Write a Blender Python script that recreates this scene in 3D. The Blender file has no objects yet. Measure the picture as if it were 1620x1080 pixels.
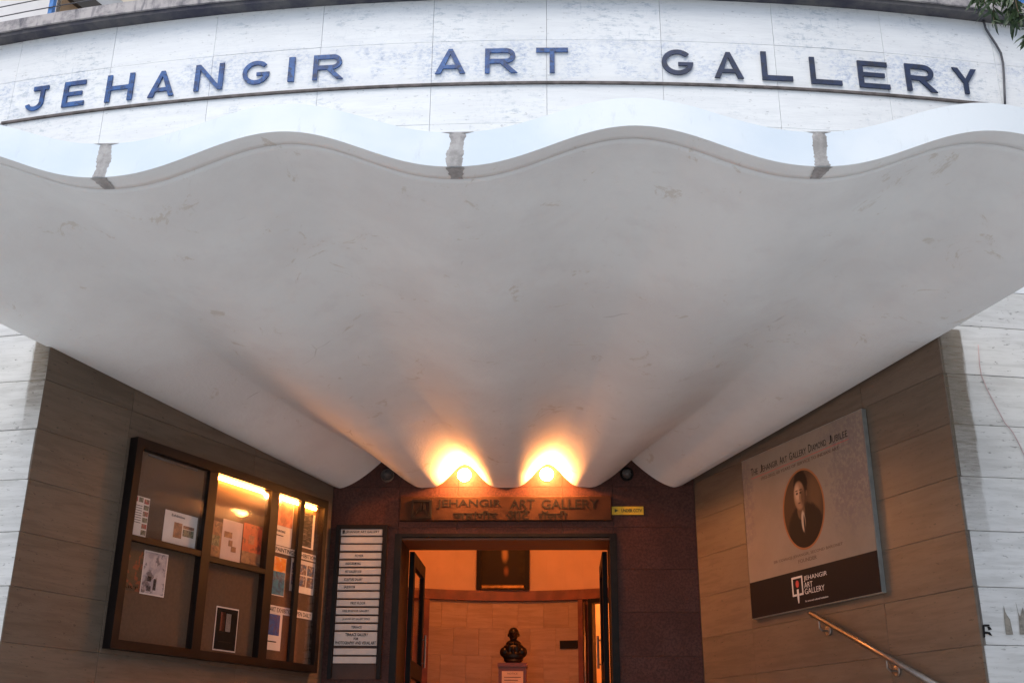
import bpy, bmesh, math, random
from mathutils import Vector, Matrix
import numpy as np
random.seed(7)
R = math.radians
S = bpy.context.scene
COL = S.collection
EYE = 1.6

# ------------------------------------------------------------------ camera
PITCH, ROLL, YAW, FPX = R(21.0889), R(0.450183), R(-2.61109), 1736.46
FW = Vector((math.sin(YAW)*math.cos(PITCH), math.cos(YAW)*math.cos(PITCH), math.sin(PITCH)))
_r0 = Vector((math.cos(YAW), -math.sin(YAW), 0)); _u0 = _r0.cross(FW)
RT = _r0*math.cos(ROLL) + _u0*math.sin(ROLL)
UP = -_r0*math.sin(ROLL) + _u0*math.cos(ROLL)
cd = bpy.data.cameras.new('camera'); cam = bpy.data.objects.new('camera', cd); COL.objects.link(cam)
cam.matrix_world = Matrix(((RT.x, UP.x, -FW.x, 0), (RT.y, UP.y, -FW.y, 0), (RT.z, UP.z, -FW.z, EYE), (0, 0, 0, 1)))
cd.sensor_width = 36; cd.lens = FPX/1620*36; cd.clip_start = .05; cd.clip_end = 2000
S.camera = cam

# ------------------------------------------------------------------ sky, sun, exposure
SUN_EL, SUN_AZ = R(64), R(200)          # azimuth measured clockwise from +Y: behind the camera, a little to the left
w = bpy.data.worlds.new('World'); S.world = w; w.use_nodes = True
nt = w.node_tree; bg = nt.nodes['Background']
sk = nt.nodes.new('ShaderNodeTexSky'); sk.sky_type = 'NISHITA'; sk.sun_disc = False
sk.sun_elevation = SUN_EL; sk.sun_rotation = SUN_AZ; sk.dust_density = 3.0; sk.air_density = 1.0
nt.links.new(sk.outputs[0], bg.inputs[0]); bg.inputs[1].default_value = .11
sl = bpy.data.lights.new('sun', 'SUN'); sl.energy = 1.5; sl.angle = R(45); sl.color = (1, .975, .94)
so = bpy.data.objects.new('sun', sl); COL.objects.link(so)
sd = Vector((math.sin(SUN_AZ)*math.cos(SUN_EL), math.cos(SUN_AZ)*math.cos(SUN_EL), math.sin(SUN_EL)))
so.rotation_euler = sd.to_track_quat('Z', 'Y').to_euler()
S.view_settings.view_transform = 'Standard'; S.view_settings.look = 'None'
S.view_settings.exposure = 0.77; S.view_settings.gamma = 1
S.view_settings.use_curve_mapping = False
S.render.engine = 'CYCLES'
S.cycles.max_bounces = 8; S.cycles.diffuse_bounces = 5; S.cycles.transparent_max_bounces = 12
S.cycles.sample_clamp_indirect = 6; S.cycles.use_denoising = True

# ------------------------------------------------------------------ helpers: materials
class NT:
    def __init__(s, name):
        s.m = bpy.data.materials.new(name); s.m.use_nodes = True
        s.t = s.m.node_tree; s.b = s.t.nodes['Principled BSDF']; s.o = s.t.nodes['Material Output']
    def n(s, typ, **kw):
        x = s.t.nodes.new(typ)
        for k, v in kw.items(): setattr(x, k, v)
        return x
    def set(s, sock, v):
        if isinstance(v, bpy.types.NodeSocket): s.t.links.new(v, sock)
        elif v is not None:
            if hasattr(sock.default_value, '__len__') and isinstance(v, (tuple, list)) and len(v) == 3 and len(sock.default_value) == 4: v = (*v, 1)
            sock.default_value = v
    def math(s, op, a, b=None, c=None):
        x = s.n('ShaderNodeMath', operation=op); s.set(x.inputs[0], a)
        if b is not None: s.set(x.inputs[1], b)
        if c is not None: s.set(x.inputs[2], c)
        return x.outputs[0]
    def mix(s, f, a, b, mode='MIX'):
        x = s.n('ShaderNodeMix', data_type='RGBA', blend_type=mode, clamp_factor=True)
        s.set(x.inputs[0], f); s.set(x.inputs[6], a); s.set(x.inputs[7], b); return x.outputs[2]
    def ramp(s, v, lo, hi, a=0., b=1.):
        x = s.n('ShaderNodeMapRange', interpolation_type='SMOOTHSTEP'); s.set(x.inputs[0], v)
        x.inputs[1].default_value = lo; x.inputs[2].default_value = hi; x.inputs[3].default_value = a; x.inputs[4].default_value = b
        return x.outputs[0]
    def coord(s, kind='Object', scale=None, rand=0.):
        c = s.n('ShaderNodeTexCoord').outputs[kind]
        if rand:
            oi = s.n('ShaderNodeObjectInfo'); v = s.n('ShaderNodeVectorMath', operation='MULTIPLY_ADD')
            cb = s.n('ShaderNodeCombineXYZ')
            for i in range(3): s.t.links.new(oi.outputs['Random'], cb.inputs[i])
            s.t.links.new(cb.outputs[0], v.inputs[0]); v.inputs[1].default_value = (rand, rand*1.7, rand*.6); s.t.links.new(c, v.inputs[2]); c = v.outputs[0]
        if scale:
            mp = s.n('ShaderNodeMapping'); s.t.links.new(c, mp.inputs[0]); mp.inputs['Scale'].default_value = scale; c = mp.outputs[0]
        return c
    def noise(s, c, scale, detail=4, rough=.55, dist=0.):
        x = s.n('ShaderNodeTexNoise'); s.t.links.new(c, x.inputs['Vector'])
        x.inputs['Scale'].default_value = scale; x.inputs['Detail'].default_value = detail
        x.inputs['Roughness'].default_value = rough; x.inputs['Distortion'].default_value = dist
        return x.outputs[0]
    def bump(s, h, strength=.3, dist=.01):
        x = s.n('ShaderNodeBump'); s.set(x.inputs['Height'], h); x.inputs['Strength'].default_value = strength; x.inputs['Distance'].default_value = dist
        s.t.links.new(x.outputs[0], s.b.inputs['Normal'])
    def base(s, c): s.set(s.b.inputs['Base Color'], c)
    def rough(s, v): s.set(s.b.inputs['Roughness'], v)

def simple(name, col, rough=.6, var=.18, scale=9., metal=0., bump=0., spec=.5, detail=5):
    k = NT(name); c = k.coord()
    nz = k.noise(c, scale, detail)
    dark = tuple(x*(1-var) for x in col); light = tuple(min(1, x*(1+var)) for x in col)
    k.base(k.mix(k.ramp(nz, .3, .7), dark, light)); k.rough(k.math('MULTIPLY_ADD', nz, .2, rough-.1))
    k.b.inputs['Metallic'].default_value = metal; k.b.inputs['Specular IOR Level'].default_value = spec
    if bump: k.bump(k.noise(c, scale*6, 3), bump, .004)
    return k.m

def emit(name, col, strength):
    k = NT(name); k.b.inputs['Emission Color'].default_value = (*col, 1); k.b.inputs['Emission Strength'].default_value = strength
    k.base((.8, .7, .6)); return k.m

LEDGE_Z = 4.372+EYE
def travertine(name, base, dark, stain, pit=.5, blot=None, rough=.6, spec=.3, blot_amt=1., vary=.2):
    """Sawn travertine: long horizontal veins, small pits, a tone of its own for every slab."""
    k = NT(name)
    vein_c = k.coord('Object', (1.0, 1.0, 9.0), rand=31.)
    v1 = k.noise(vein_c, 2.2, 7, .6, .5); v2 = k.noise(vein_c, 9., 5, .65)
    pc = k.coord('Object', (14., 14., 46.), rand=11.)
    p = k.noise(pc, 1.5, 3, .6); pm = k.ramp(p, .64, .70)
    big = k.noise(k.coord(), 1.1, 4)
    c = k.mix(k.ramp(v1, .38, .68), base, dark)
    c = k.mix(k.math('MULTIPLY', k.ramp(v2, .5, .75), .5), c, stain)
    oi = k.n('ShaderNodeObjectInfo').outputs['Random']
    tone = k.math('MULTIPLY_ADD', oi, vary, 1-vary*.5)
    cb = k.n('ShaderNodeCombineColor')
    for i in range(3): k.t.links.new(tone, cb.inputs[i])
    c = k.mix(1., c, cb.outputs[0], 'MULTIPLY')
    c = k.mix(k.math('MULTIPLY', k.ramp(big, .45, .75), .35), c, stain)
    c = k.mix(k.math('MULTIPLY', pm, pit), c, tuple(x*.3 for x in stain))
    if blot:
        zc = k.n('ShaderNodeSeparateXYZ'); k.t.links.new(k.n('ShaderNodeNewGeometry').outputs['Position'], zc.inputs[0]); zz = zc.outputs[2]
        bandm = k.math('MULTIPLY', k.ramp(zz, LEDGE_Z-.05, LEDGE_Z+.1), k.ramp(zz, LEDGE_Z+.26, LEDGE_Z+.4, 1., 0.))
        wash = k.noise(k.coord('Object', (1., 1., .8)), 3.2, 4); fl = k.noise(k.coord('Object', (1, 1, 1.6)), 26., 7, .75)
        c = k.mix(k.math('MULTIPLY', k.math('MULTIPLY', bandm, k.ramp(wash, .42, .6)), k.math('MULTIPLY', k.ramp(fl, .42, .62), .5)), c, (.2, .3, .5))
        dk = k.math('MULTIPLY', bandm, k.math('MULTIPLY', k.ramp(fl, .6, .68), k.ramp(wash, .45, .55)))
        c = k.mix(k.math('MULTIPLY', dk, .6), c, (.1, .12, .2))
        # blue paint and soot washed over the stone in ragged flecks
        b1 = k.noise(k.coord(), 1.7, 3); b2 = k.noise(k.coord('Object', (1, 1, 2.6)), 14., 8, .72); b3 = k.noise(k.coord('Object', (7., 7., 1.)), 9., 5, .7)
        m = k.math('MULTIPLY', k.ramp(b1, .42, .66), k.ramp(b2, .5, .66))
        c = k.mix(k.math('MULTIPLY', m, .42*blot_amt), c, blot)
        m3 = k.math('MULTIPLY', k.ramp(b1, .38, .7), k.ramp(b3, .56, .74))
        c = k.mix(k.math('MULTIPLY', m3, .3*blot_amt), c, blot)
    k.base(c); k.rough(rough); k.b.inputs['Specular IOR Level'].default_value = spec
    k.bump(k.math('SUBTRACT', k.math('MULTIPLY', v2, .5), pm), .35, .004)
    return k.m

M = {}
M['facade'] = travertine('weathered_white_travertine', (.785, .805, .805), (.73, .75, .755), (.64, .665, .67), .35, blot=(.15, .24, .32), vary=.06)
M['pillar'] = travertine('grey_white_travertine', (.62, .62, .6), (.5, .5, .48), (.42, .41, .38), .6, vary=.1)
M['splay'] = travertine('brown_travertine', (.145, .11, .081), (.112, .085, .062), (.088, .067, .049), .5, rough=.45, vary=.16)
M['lobby_stone'] = travertine('warm_lobby_stone', (.42, .3, .19), (.33, .23, .14), (.27, .18, .11), .2, rough=.4, vary=.18)
M['grout'] = simple('dark_joint_mortar', (.12, .105, .09), .95, .2)
M['pale_grout'] = simple('pale_joint_mortar', (.5, .46, .45), .95, .25, 20)

k = NT('red_granite'); c = k.coord('Object', None, rand=9.)
n1 = k.noise(c, 55., 5, .7); n2 = k.noise(c, 3., 3); n3 = k.noise(c, 160., 2)
cc = k.mix(k.ramp(n1, .35, .65), (.045, .017, .013), (.09, .035, .026)); cc = k.mix(k.math('MULTIPLY', k.ramp(n3, .58, .7), .3), cc, (.02, .01, .01))
cc = k.mix(k.math('MULTIPLY', k.ramp(n2, .4, .7), .4), cc, (.04, .016, .014)); k.base(cc); k.rough(k.ramp(n2, .3, .7, .5, .65)); k.b.inputs['Specular IOR Level'].default_value = .22; M['granite'] = k.m

# painted soffit plaster: whitewash with faint brush patches, hair cracks and a few peeled flecks
k = NT('whitewashed_concrete'); c = k.coord()
a = k.noise(c, .8, 5, .6); b = k.noise(c, 5., 6, .6); f = k.noise(c, 3.1, 9, .75, 1.2); g = k.noise(c, 40., 4)
cc = k.mix(k.ramp(a, .35, .65), (.715, .745, .74), (.645, .66, .655)); cc = k.mix(k.math('MULTIPLY', k.ramp(b, .5, .75), .35), cc, (.6, .6, .6))
cc = k.mix(k.math('MULTIPLY', k.ramp(f, .595, .65), .45), cc, (.46, .42, .34))
vo = k.n('ShaderNodeTexVoronoi', feature='DISTANCE_TO_EDGE'); wc = k.n('ShaderNodeMix', data_type='VECTOR'); wc.inputs[0].default_value = .12
k.t.links.new(c, wc.inputs[4]); nn = k.n('ShaderNodeTexNoise'); k.t.links.new(c, nn.inputs[0]); nn.inputs['Scale'].default_value = 3; k.t.links.new(nn.outputs[1], wc.inputs[5])
k.t.links.new(wc.outputs[1], vo.inputs['Vector']); vo.inputs['Scale'].default_value = .9
crk = k.math('MULTIPLY', k.ramp(vo.outputs[0], 0., .006, 1., 0.), k.ramp(k.noise(c, 2.3, 2), .62, .7))
cc = k.mix(k.math('MULTIPLY', crk, .4), cc, (.25, .23, .21))
k.base(cc); k.rough(.85); k.b.inputs['Specular IOR Level'].default_value = .2
k.bump(k.math('ADD', k.math('MULTIPLY', b, 1.), k.math('MULTIPLY', g, .25)), .25, .02); M['soffit'] = k.m

k = NT('pale_blue_fascia_paint'); c = k.coord(); a = k.noise(c, 1.2, 4); b = k.noise(k.coord('Object', (5, 5, 1)), 4., 6, .65); d = k.noise(c, 30, 4)
cc = k.mix(k.ramp(a, .35, .65), (.66, .72, .76), (.55, .64, .72)); cc = k.mix(k.math('MULTIPLY', k.ramp(b, .58, .78), .4), cc, (.42, .47, .5))
k.base(cc); k.rough(.75); k.bump(d, .15, .006); M['fascia'] = k.m
k = NT('bare_grey_mortar'); c = k.coord(); a = k.noise(c, 13, 7, .7)
k.base(k.mix(k.ramp(a, .35, .68), (.24, .235, .23), (.4, .395, .39))); k.rough(.95); k.bump(a, .6, .01); M['mortar'] = k.m
k = NT('sooty_cornice'); c = k.coord(); a = k.noise(c, 6, 8, .7); b = k.noise(k.coord('Object', (3, 3, .6)), 5, 5, .65)
cc = k.mix(k.ramp(a, .4, .62), (.44, .41, .4), (.2, .19, .2)); cc = k.mix(k.math('MULTIPLY', k.ramp(b, .5, .66), .7), cc, (.08, .08, .1)); k.base(cc); k.rough(.95); k.bump(a, .5, .01); M['cornice'] = k.m
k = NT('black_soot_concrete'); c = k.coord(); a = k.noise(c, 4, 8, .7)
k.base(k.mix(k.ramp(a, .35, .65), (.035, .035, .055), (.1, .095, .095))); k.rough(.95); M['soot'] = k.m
M['ledge'] = simple('dark_grey_metal_ledge', (.1, .085, .08), .8, .4, 14)

def letter_mat(name, a_, b_, dirt):
    k = NT(name); c = k.coord('Object', None, rand=5.); n = k.noise(c, 11, 6, .75); n2 = k.noise(c, 30, 6, .75)
    cc = k.mix(k.ramp(n, .35, .65), a_, b_); cc = k.mix(k.math('MULTIPLY', k.ramp(n2, .5, .62), .75), cc, dirt)
    k.base(cc); k.rough(.5); k.bump(n2, .3, .004); return k.m
M['blue'] = letter_mat('weathered_blue_enamel', (.012, .042, .15), (.026, .115, .34), (.008, .012, .03))
M['navy'] = letter_mat('faded_navy_enamel', (.01, .02, .05), (.02, .036, .095), (.02, .02, .025))
M['blue_post'] = simple('blue_painted_steel', (.06, .2, .5), .5, .3, 12)
M['wire'] = simple('grey_wire', (.07, .07, .08), .6, .1)
M['wood'] = simple('dark_varnished_teak', (.007, .0042, .0036), .5, .4, 6, bump=.1, spec=.22)
M['sign_wood'] = simple('brown_sign_timber', (.04, .017, .008), .6, .25, 7, spec=.15)
M['black'] = simple('black_paint', (.01, .009, .009), .55, .2, spec=.15)
M['door_black'] = simple('dark_green_black_paint', (.009, .01, .011), .5, .3, 8, spec=.12)
M['brown_soffit'] = simple('brown_painted_door_head', (.14, .055, .025), .5, .2)
M['plaster'] = simple('cream_lobby_plaster', (.62, .42, .25), .8, .06, 3)
M['red_wood'] = simple('red_brown_lobby_timber', (.16, .045, .018), .4, .25, 8)
M['strip'] = simple('off_white_name_strip', (.5, .48, .455), .5, .06, 14)
M['yellow'] = simple('yellow_sign_vinyl', (.62, .42, .02), .5, .12, 20)
M['ink'] = simple('black_print', (.012, .011, .011), .7, .1, spec=.1)
M['green_ink'] = simple('dark_green_print', (.03, .05, .01), .6, .1)
M['brown_ink'] = simple('sepia_print', (.07, .035, .025), .6, .15)
M['white_ink'] = simple('white_print', (.62, .58, .54), .6, .08)
M['red_ink'] = simple('red_print', (.5, .02, .03), .5, .1)
M['steel'] = simple('brushed_steel', (.3, .26, .23), .42, .15, 30, metal=1.)
M['panel_edge'] = simple('aluminium_panel_edge', (.35, .37, .36), .45, .1, 20, metal=.6)
M['bronze'] = simple('dark_bronze', (.02, .015, .011), .33, .3, 14, metal=.7)
M['gilt'] = simple('old_gilt_frame', (.3, .17, .05), .35, .35, 18, metal=.7)
M['cork'] = simple('brown_baize_board', (.1, .062, .038), .95, .12, 40, bump=.2)
M['pave'] = simple('concrete_pavement', (.46, .465, .465), .9, .15, 2.2, bump=.3)
M['asphalt'] = simple('asphalt', (.05, .05, .052), .9, .3, 5, bump=.4)
M['step'] = simple('kota_stone_step', (.33, .31, .28), .6, .15, 4)
M['red_cord'] = simple('faded_red_cord', (.5, .35, .35), .7, .1)
M['ochre_stone'] = simple('tan_louvre_board', (.42, .27, .15), .8, .25, 6)
M['cream'] = simple('cream_wall_paint', (.62, .56, .46), .85, .08, 3)
M['white_clad'] = simple('white_wall_paint', (.72, .71, .7), .8, .06, 3)
M['grey_conc'] = simple('grey_concrete', (.3, .31, .32), .9, .2, 4)
M['bark'] = simple('brown_bark', (.12, .085, .055), .95, .35, 9, bump=.6)
k = NT('green_leaf'); oi = k.n('ShaderNodeTexNoise'); c = k.coord(); n = k.noise(c, 5, 4)
k.base(k.mix(k.ramp(n, .3, .7), (.012, .032, .01), (.045, .08, .026))); k.rough(.5)
k.b.inputs['Transmission Weight'].default_value = 0; M['leaf'] = k.m
M['stencil'] = simple('brown_stencil_paint', (.2, .18, .15), .9, .35, 30)

def glass(name, refl=.07, tint=(1, 1, 1)):
    k = NT(name); k.t.nodes.remove(k.b)
    tr = k.n('ShaderNodeBsdfTransparent'); tr.inputs[0].default_value = (*tint, 1); gl = k.n('ShaderNodeBsdfGlossy'); gl.inputs['Roughness'].default_value = .06
    fr = k.n('ShaderNodeLayerWeight'); mx = k.n('ShaderNodeMixShader')
    k.t.links.new(k.math('MULTIPLY_ADD', k.math('POWER', fr.outputs['Facing'], 4.), .28, refl-.03), mx.inputs[0]); k.t.links.new(tr.outputs[0], mx.inputs[1]); k.t.links.new(gl.outputs[0], mx.inputs[2]); k.t.links.new(mx.outputs[0], k.o.inputs[0]); return k.m
M['glass'] = glass('clear_glass')

# ------------------------------------------------------------------ helpers: frames on the walls and meshes
class Frame:
    """Flat wall: origin O, run U to the reader's right, outward normal N; point(u, v, n) with v = world z."""
    def __init__(s, O, ang): s.O = Vector((O[0], O[1], 0)); s.U = Vector((math.cos(ang), math.sin(ang), 0)); s.N = s.U.cross(Vector((0, 0, 1)))
    def p(s, u, v, n=0): return s.O + s.U*u + s.N*n + Vector((0, 0, v))
    def px(s, x, y, n=0):
        d = RT*(x-810) - UP*(y-540) + FW*FPX
        P0 = s.O + s.N*n; t = P0.dot(s.N)/d.dot(s.N); q = d*t
        return (q-s.O).dot(s.U), q.z + EYE
    def rect(s, x0, y0, x1, y1, n=0):
        """u0,u1,v0,v1 of a rectangle whose mid-edges show at these pixels"""
        xm, ym = (x0+x1)/2, (y0+y1)/2
        return s.px(x0, ym, n)[0], s.px(x1, ym, n)[0], s.px(xm, y1, n)[1], s.px(xm, y0, n)[1]
ARC_R, ARC_C = 16.8, Vector((-.466, 6.375+16.8, 0))
class Arc:
    def p(s, u, v, n=0):
        t = u/ARC_R; return ARC_C + Vector((math.sin(t)*(ARC_R+n), -math.cos(t)*(ARC_R+n), v))
    def px(s, x, y, n=0):
        d = RT*(x-810) - UP*(y-540) + FW*FPX; r = ARC_R+n
        a = d.x**2+d.y**2; b = -2*(d.x*ARC_C.x+d.y*ARC_C.y); c = ARC_C.x**2+ARC_C.y**2-r*r
        t = (-b-math.sqrt(b*b-4*a*c))/(2*a); q = d*t
        return math.atan2(q.x-ARC_C.x, ARC_C.y-q.y)*ARC_R, q.z+EYE
FA = Arc()
CLX, CRX, RY = -2.012, 1.175, 9.5
AL, AR = R(24.786), R(23.222)
LEN_L = 3.172; LEN_R = 3.137
PEL = Vector((CLX-math.sin(AL)*LEN_L, RY-math.cos(AL)*LEN_L, 0)); PER = Vector((CRX+math.sin(AR)*LEN_R, RY-math.cos(AR)*LEN_R, 0))
FL = Frame(PEL, math.pi/2-AL)            # left splayed wall, u from the pillar edge to the corner
FR = Frame((CRX, RY), -(math.pi/2-AR))   # right splayed wall, u from the corner to the pillar edge
FB = Frame((0, RY), 0)                   # red entrance wall, u = x

class MB:
    def __init__(s): s.v = []; s.f = []; s.uv = None
    def add(s, vs, fs):
        b = len(s.v); s.v += [Vector(x) for x in vs]; s.f += [tuple(i+b for i in f) for f in fs]; return s
    def hexa(s, q):
        """8 corners: bottom ring 0-3 then top ring 4-7"""
        return s.add(q, [(3, 2, 1, 0), (4, 5, 6, 7), (0, 1, 5, 4), (1, 2, 6, 5), (2, 3, 7, 6), (3, 0, 4, 7)])
    def box(s, F, u0, u1, v0, v1, n0, n1):
        return s.hexa([F.p(u0, v0, n1), F.p(u1, v0, n1), F.p(u1, v0, n0), F.p(u0, v0, n0), F.p(u0, v1, n1), F.p(u1, v1, n1), F.p(u1, v1, n0), F.p(u0, v1, n0)])
    def slab(s, F, u0, u1, v0, v1, n0, n1, ch=.004, seg=1):
        """box with a chamfered front, bent along a curved frame in seg steps"""
        vs = []; fs = []
        for i in range(seg+1):
            t = i/seg; u = u0+(u1-u0)*t; ui = u0+ch+(u1-u0-2*ch)*t
            vs += [F.p(u, v0, n0), F.p(u, v0, n1-ch), F.p(ui, v0+ch, n1), F.p(ui, v1-ch, n1), F.p(u, v1, n1-ch), F.p(u, v1, n0)]
        for i in range(seg):
            a = i*6; b = a+6
            for j in range(6): fs.append((a+j, b+j, b+(j+1) % 6, a+(j+1) % 6))
        fs.append(tuple(range(5, -1, -1))); e = seg*6; fs.append(tuple(range(e, e+6)))
        return s.add(vs, fs)
    def prism(s, F, poly, n0, n1):
        """polygon (u,v counter-clockwise seen from the front) between depths n0 < n1"""
        k = len(poly); vs = [F.p(u, v, n0) for u, v in poly]+[F.p(u, v, n1) for u, v in poly]
        return s.add(vs, [tuple(range(k-1, -1, -1)), tuple(range(k, 2*k))]+[(i, (i+1) % k, k+(i+1) % k, k+i) for i in range(k)])
    def bar(s, F, a, b, wd, n0, n1):
        a = Vector(a); b = Vector(b); d = (b-a).normalized(); q = Vector((-d.y, d.x))*wd/2
        return s.prism(F, [tuple(a-q), tuple(b-q), tuple(b+q), tuple(a+q)], n0, n1)
    def tube(s, pts, r, k=8, cap=True):
        pts = [Vector(p) for p in pts]; n = len(pts); rs = r if isinstance(r, (list, tuple)) else [r]*n
        vs = []; fs = []; ref = None
        for i, p in enumerate(pts):
            d = (pts[min(i+1, n-1)]-pts[max(i-1, 0)]).normalized()
            if ref is None: ref = Vector((0, 0, 1)) if abs(d.z) < .9 else Vector((1, 0, 0))
            x = d.cross(ref).normalized(); y = x.cross(d); ref = y
            vs += [p+(x*math.cos(2*math.pi*j/k)+y*math.sin(2*math.pi*j/k))*rs[i] for j in range(k)]
        for i in range(n-1):
            for j in range(k): fs.append((i*k+j, (i+1)*k+j, (i+1)*k+(j+1) % k, i*k+(j+1) % k))
        if cap: fs += [tuple(range(k)), tuple((n-1)*k+j for j in range(k-1, -1, -1))]
        return s.add(vs, fs)
    def lathe(s, O, axis, prof, k=20):
        """prof: (radius, distance along axis)"""
        O = Vector(O); ax = Vector(axis).normalized(); x = ax.orthogonal().normalized(); y = ax.cross(x); vs = []; fs = []
        for r, h in prof: vs += [O+ax*h+(x*math.cos(2*math.pi*j/k)+y*math.sin(2*math.pi*j/k))*max(r, 1e-4) for j in range(k)]
        for i in range(len(prof)-1):
            for j in range(k): fs.append((i*k+j, i*k+(j+1) % k, (i+1)*k+(j+1) % k, (i+1)*k+j))
        fs += [tuple(range(k-1, -1, -1)), tuple((len(prof)-1)*k+j for j in range(k))]
        return s.add(vs, fs)
    def build(s, name, mat, parent=None, smooth=False, label=None, uvf=None):
        off = Vector((0, 0, 0)); q = parent
        while q is not None: off += q.location; q = q.parent
        me = bpy.data.meshes.new(name); me.from_pydata([tuple(v-off) for v in s.v], [], s.f); me.materials.append(mat)
        if smooth:
            me.shade_smooth()
        o = bpy.data.objects.new(name, me); COL.objects.link(o)
        if parent: o.parent = parent
        if label: o['label'] = label
        if uvf:
            ul = me.uv_layers.new(name='UVMap')
            for lp in me.loops: ul.data[lp.index].uv = uvf(me.vertices[lp.vertex_index].co+off)
        return o

def thing(name, loc, label, cat, group=None):
    o = bpy.data.objects.new(name, None); o.location = loc; o.empty_display_size = .1; COL.objects.link(o); return tag(o, label, cat, group)
def tag(o, label, cat, group=None):
    o['label'] = label; o['category'] = cat
    if group: o['group'] = group
    return o
def struct(o): o['kind'] = 'structure'; return o
XY = Frame((0, 0), 0)
def wbox(mb, x0, x1, y0, y1, z0, z1): return mb.hexa([(x0, y0, z0), (x1, y0, z0), (x1, y1, z0), (x0, y1, z0), (x0, y0, z1), (x1, y0, z1), (x1, y1, z1), (x0, y1, z1)])

def text_data(body, bold=0., res=3):
    cu = bpy.data.curves.new('text', 'FONT'); cu.body = body; cu.offset = bold; cu.resolution_u = res; cu.extrude = .5
    cu.align_x = 'CENTER'; cu.space_line = 1.0
    o = bpy.data.objects.new('text', cu); COL.objects.link(o)
    dg = bpy.context.evaluated_depsgraph_get(); me = bpy.data.meshes.new_from_object(o.evaluated_get(dg))
    vs = [v.co.copy() for v in me.vertices]; fs = [tuple(p.vertices) for p in me.polygons]
    bpy.data.objects.remove(o); bpy.data.curves.remove(cu); bpy.data.meshes.remove(me)
    x0, x1 = min(v.x for v in vs), max(v.x for v in vs); y0, y1 = min(v.y for v in vs), max(v.y for v in vs)
    return vs, fs, x0, x1, y0, y1
def text(mb, F, body, u0, u1, v0, v1, n0, n1, bold=0., skew=0., res=3):
    """lettering stretched to fill u0..u1, v0..v1, between depths n0 and n1"""
    vs, fs, x0, x1, y0, y1 = text_data(body, bold, res)
    out = []
    for v in vs:
        tx, ty = (v.x-x0)/(x1-x0), (v.y-y0)/(y1-y0)
        out.append(F.p(u0+(u1-u0)*tx+skew*(ty-.5), v0+(v1-v0)*ty, n0 if v.z < 0 else n1))
    return mb.add(out, fs)

Z = EYE                      # heights below are given above the lens, z = h + Z
def H(h): return h+Z

# ------------------------------------------------------------------ ground, road, steps
FLOOR = H(-.1)
mb = MB(); mb.add([(-400, -400, -.16), (400, -400, -.16), (400, 400, -.16), (-400, 400, -.16)], [(0, 1, 2, 3)]); struct(mb.build('ground', M['pave']))
mb = MB(); wbox(mb, -60, 60, -3.2, 6.9, -.14, 0.); struct(mb.build('pavement', M['pave']))
mb = MB(); mb.add([(-60, -15, -.15), (60, -15, -.15), (60, -3.4, -.15), (-60, -3.4, -.15)], [(0, 1, 2, 3)]); struct(mb.build('road', M['asphalt']))
mb = MB(); wbox(mb, -60, 60, -3.38, -3.205, -.14, .01); struct(mb.build('kerb', M['step']))
mb = MB()
nstep = 9; rise = FLOOR/nstep
for i in range(nstep):
    y0 = 5.45+.3*i; t = (RY-y0)
    wbox(mb, CLX-.46*t-.02 if y0 > 6.62 else -3.33, CRX+.428*t+.02 if y0 > 6.62 else 2.4, y0, y0+.32 if i < nstep-1 else 10.05, 0.001, rise*(i+1))
struct(mb.build('entrance_steps', M['step']))
mb = MB(); wbox(mb, -3.2, 2.4, 10.06, 14.2, FLOOR-.2, FLOOR); struct(mb.build('lobby_floor', M['step']))

# ------------------------------------------------------------------ the building
B = thing('gallery_building', (-.466, 8.0, 0), 'art gallery entrance front of white and brown travertine under a wavy white canopy', 'building')

# facade wall: a backing with every travertine slab on it
HALF = 2.876
LEDGE = H(4.372); CORN = H(5.07); CH = .331
sL = -HALF; sR = FA.px(1515, 753)[0]; sL = FA.px(46, 754)[0]
fw = MB()
def arcwall(mb, s0, s1, v0, v1, n0, n1, seg):
    vs = []; fs = []
    for i in range(seg+1):
        u = s0+(s1-s0)*i/seg; vs += [FA.p(u, v0, n1), FA.p(u, v1, n1), FA.p(u, v1, n0), FA.p(u, v0, n0)]
    for i in range(seg):
        a = i*4; b = a+4
        for j in range(4): fs.append((a+j, a+(j+1) % 4, b+(j+1) % 4, b+j))
    fs += [(3, 2, 1, 0), (seg*4, seg*4+1, seg*4+2, seg*4+3)]
    mb.add(vs, fs)
arcwall(fw, -7., sL, 0, H(2.9), -.35, -.02, 16); arcwall(fw, sR, 7., 0, H(2.9), -.35, -.02, 16)
arcwall(fw, -7., 7., H(2.90), CORN, -.35, -.02, 40)
facade = fw.build('facade_wall', M['pale_grout'], B)
joints = [FA.px(*q)[0] for q in [(27.7, 109), (184.8, 109), (330, 87), (501.7, 72), (681.7, 73), (865, 100), (1053, 90), (1238, 100), (1404, 110)]]
J0 = joints[5]; JW = (joints[7]-joints[1])/6
joints = [J0+JW*i for i in range(-9, 9)]
PEND = FA.px(1586, 165)[0]
g = .0016
def slab(F, name, mat, parent, u0, u1, v0, v1, n0=-.018, n1=0., gap=g, seg=3, jit=.0015, ch=.003):
    m = MB(); m.slab(F, u0+gap, u1-gap, v0+gap, v1-gap, n0, n1+random.uniform(-jit, jit), ch, seg); return m.build(name, mat, parent)
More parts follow.
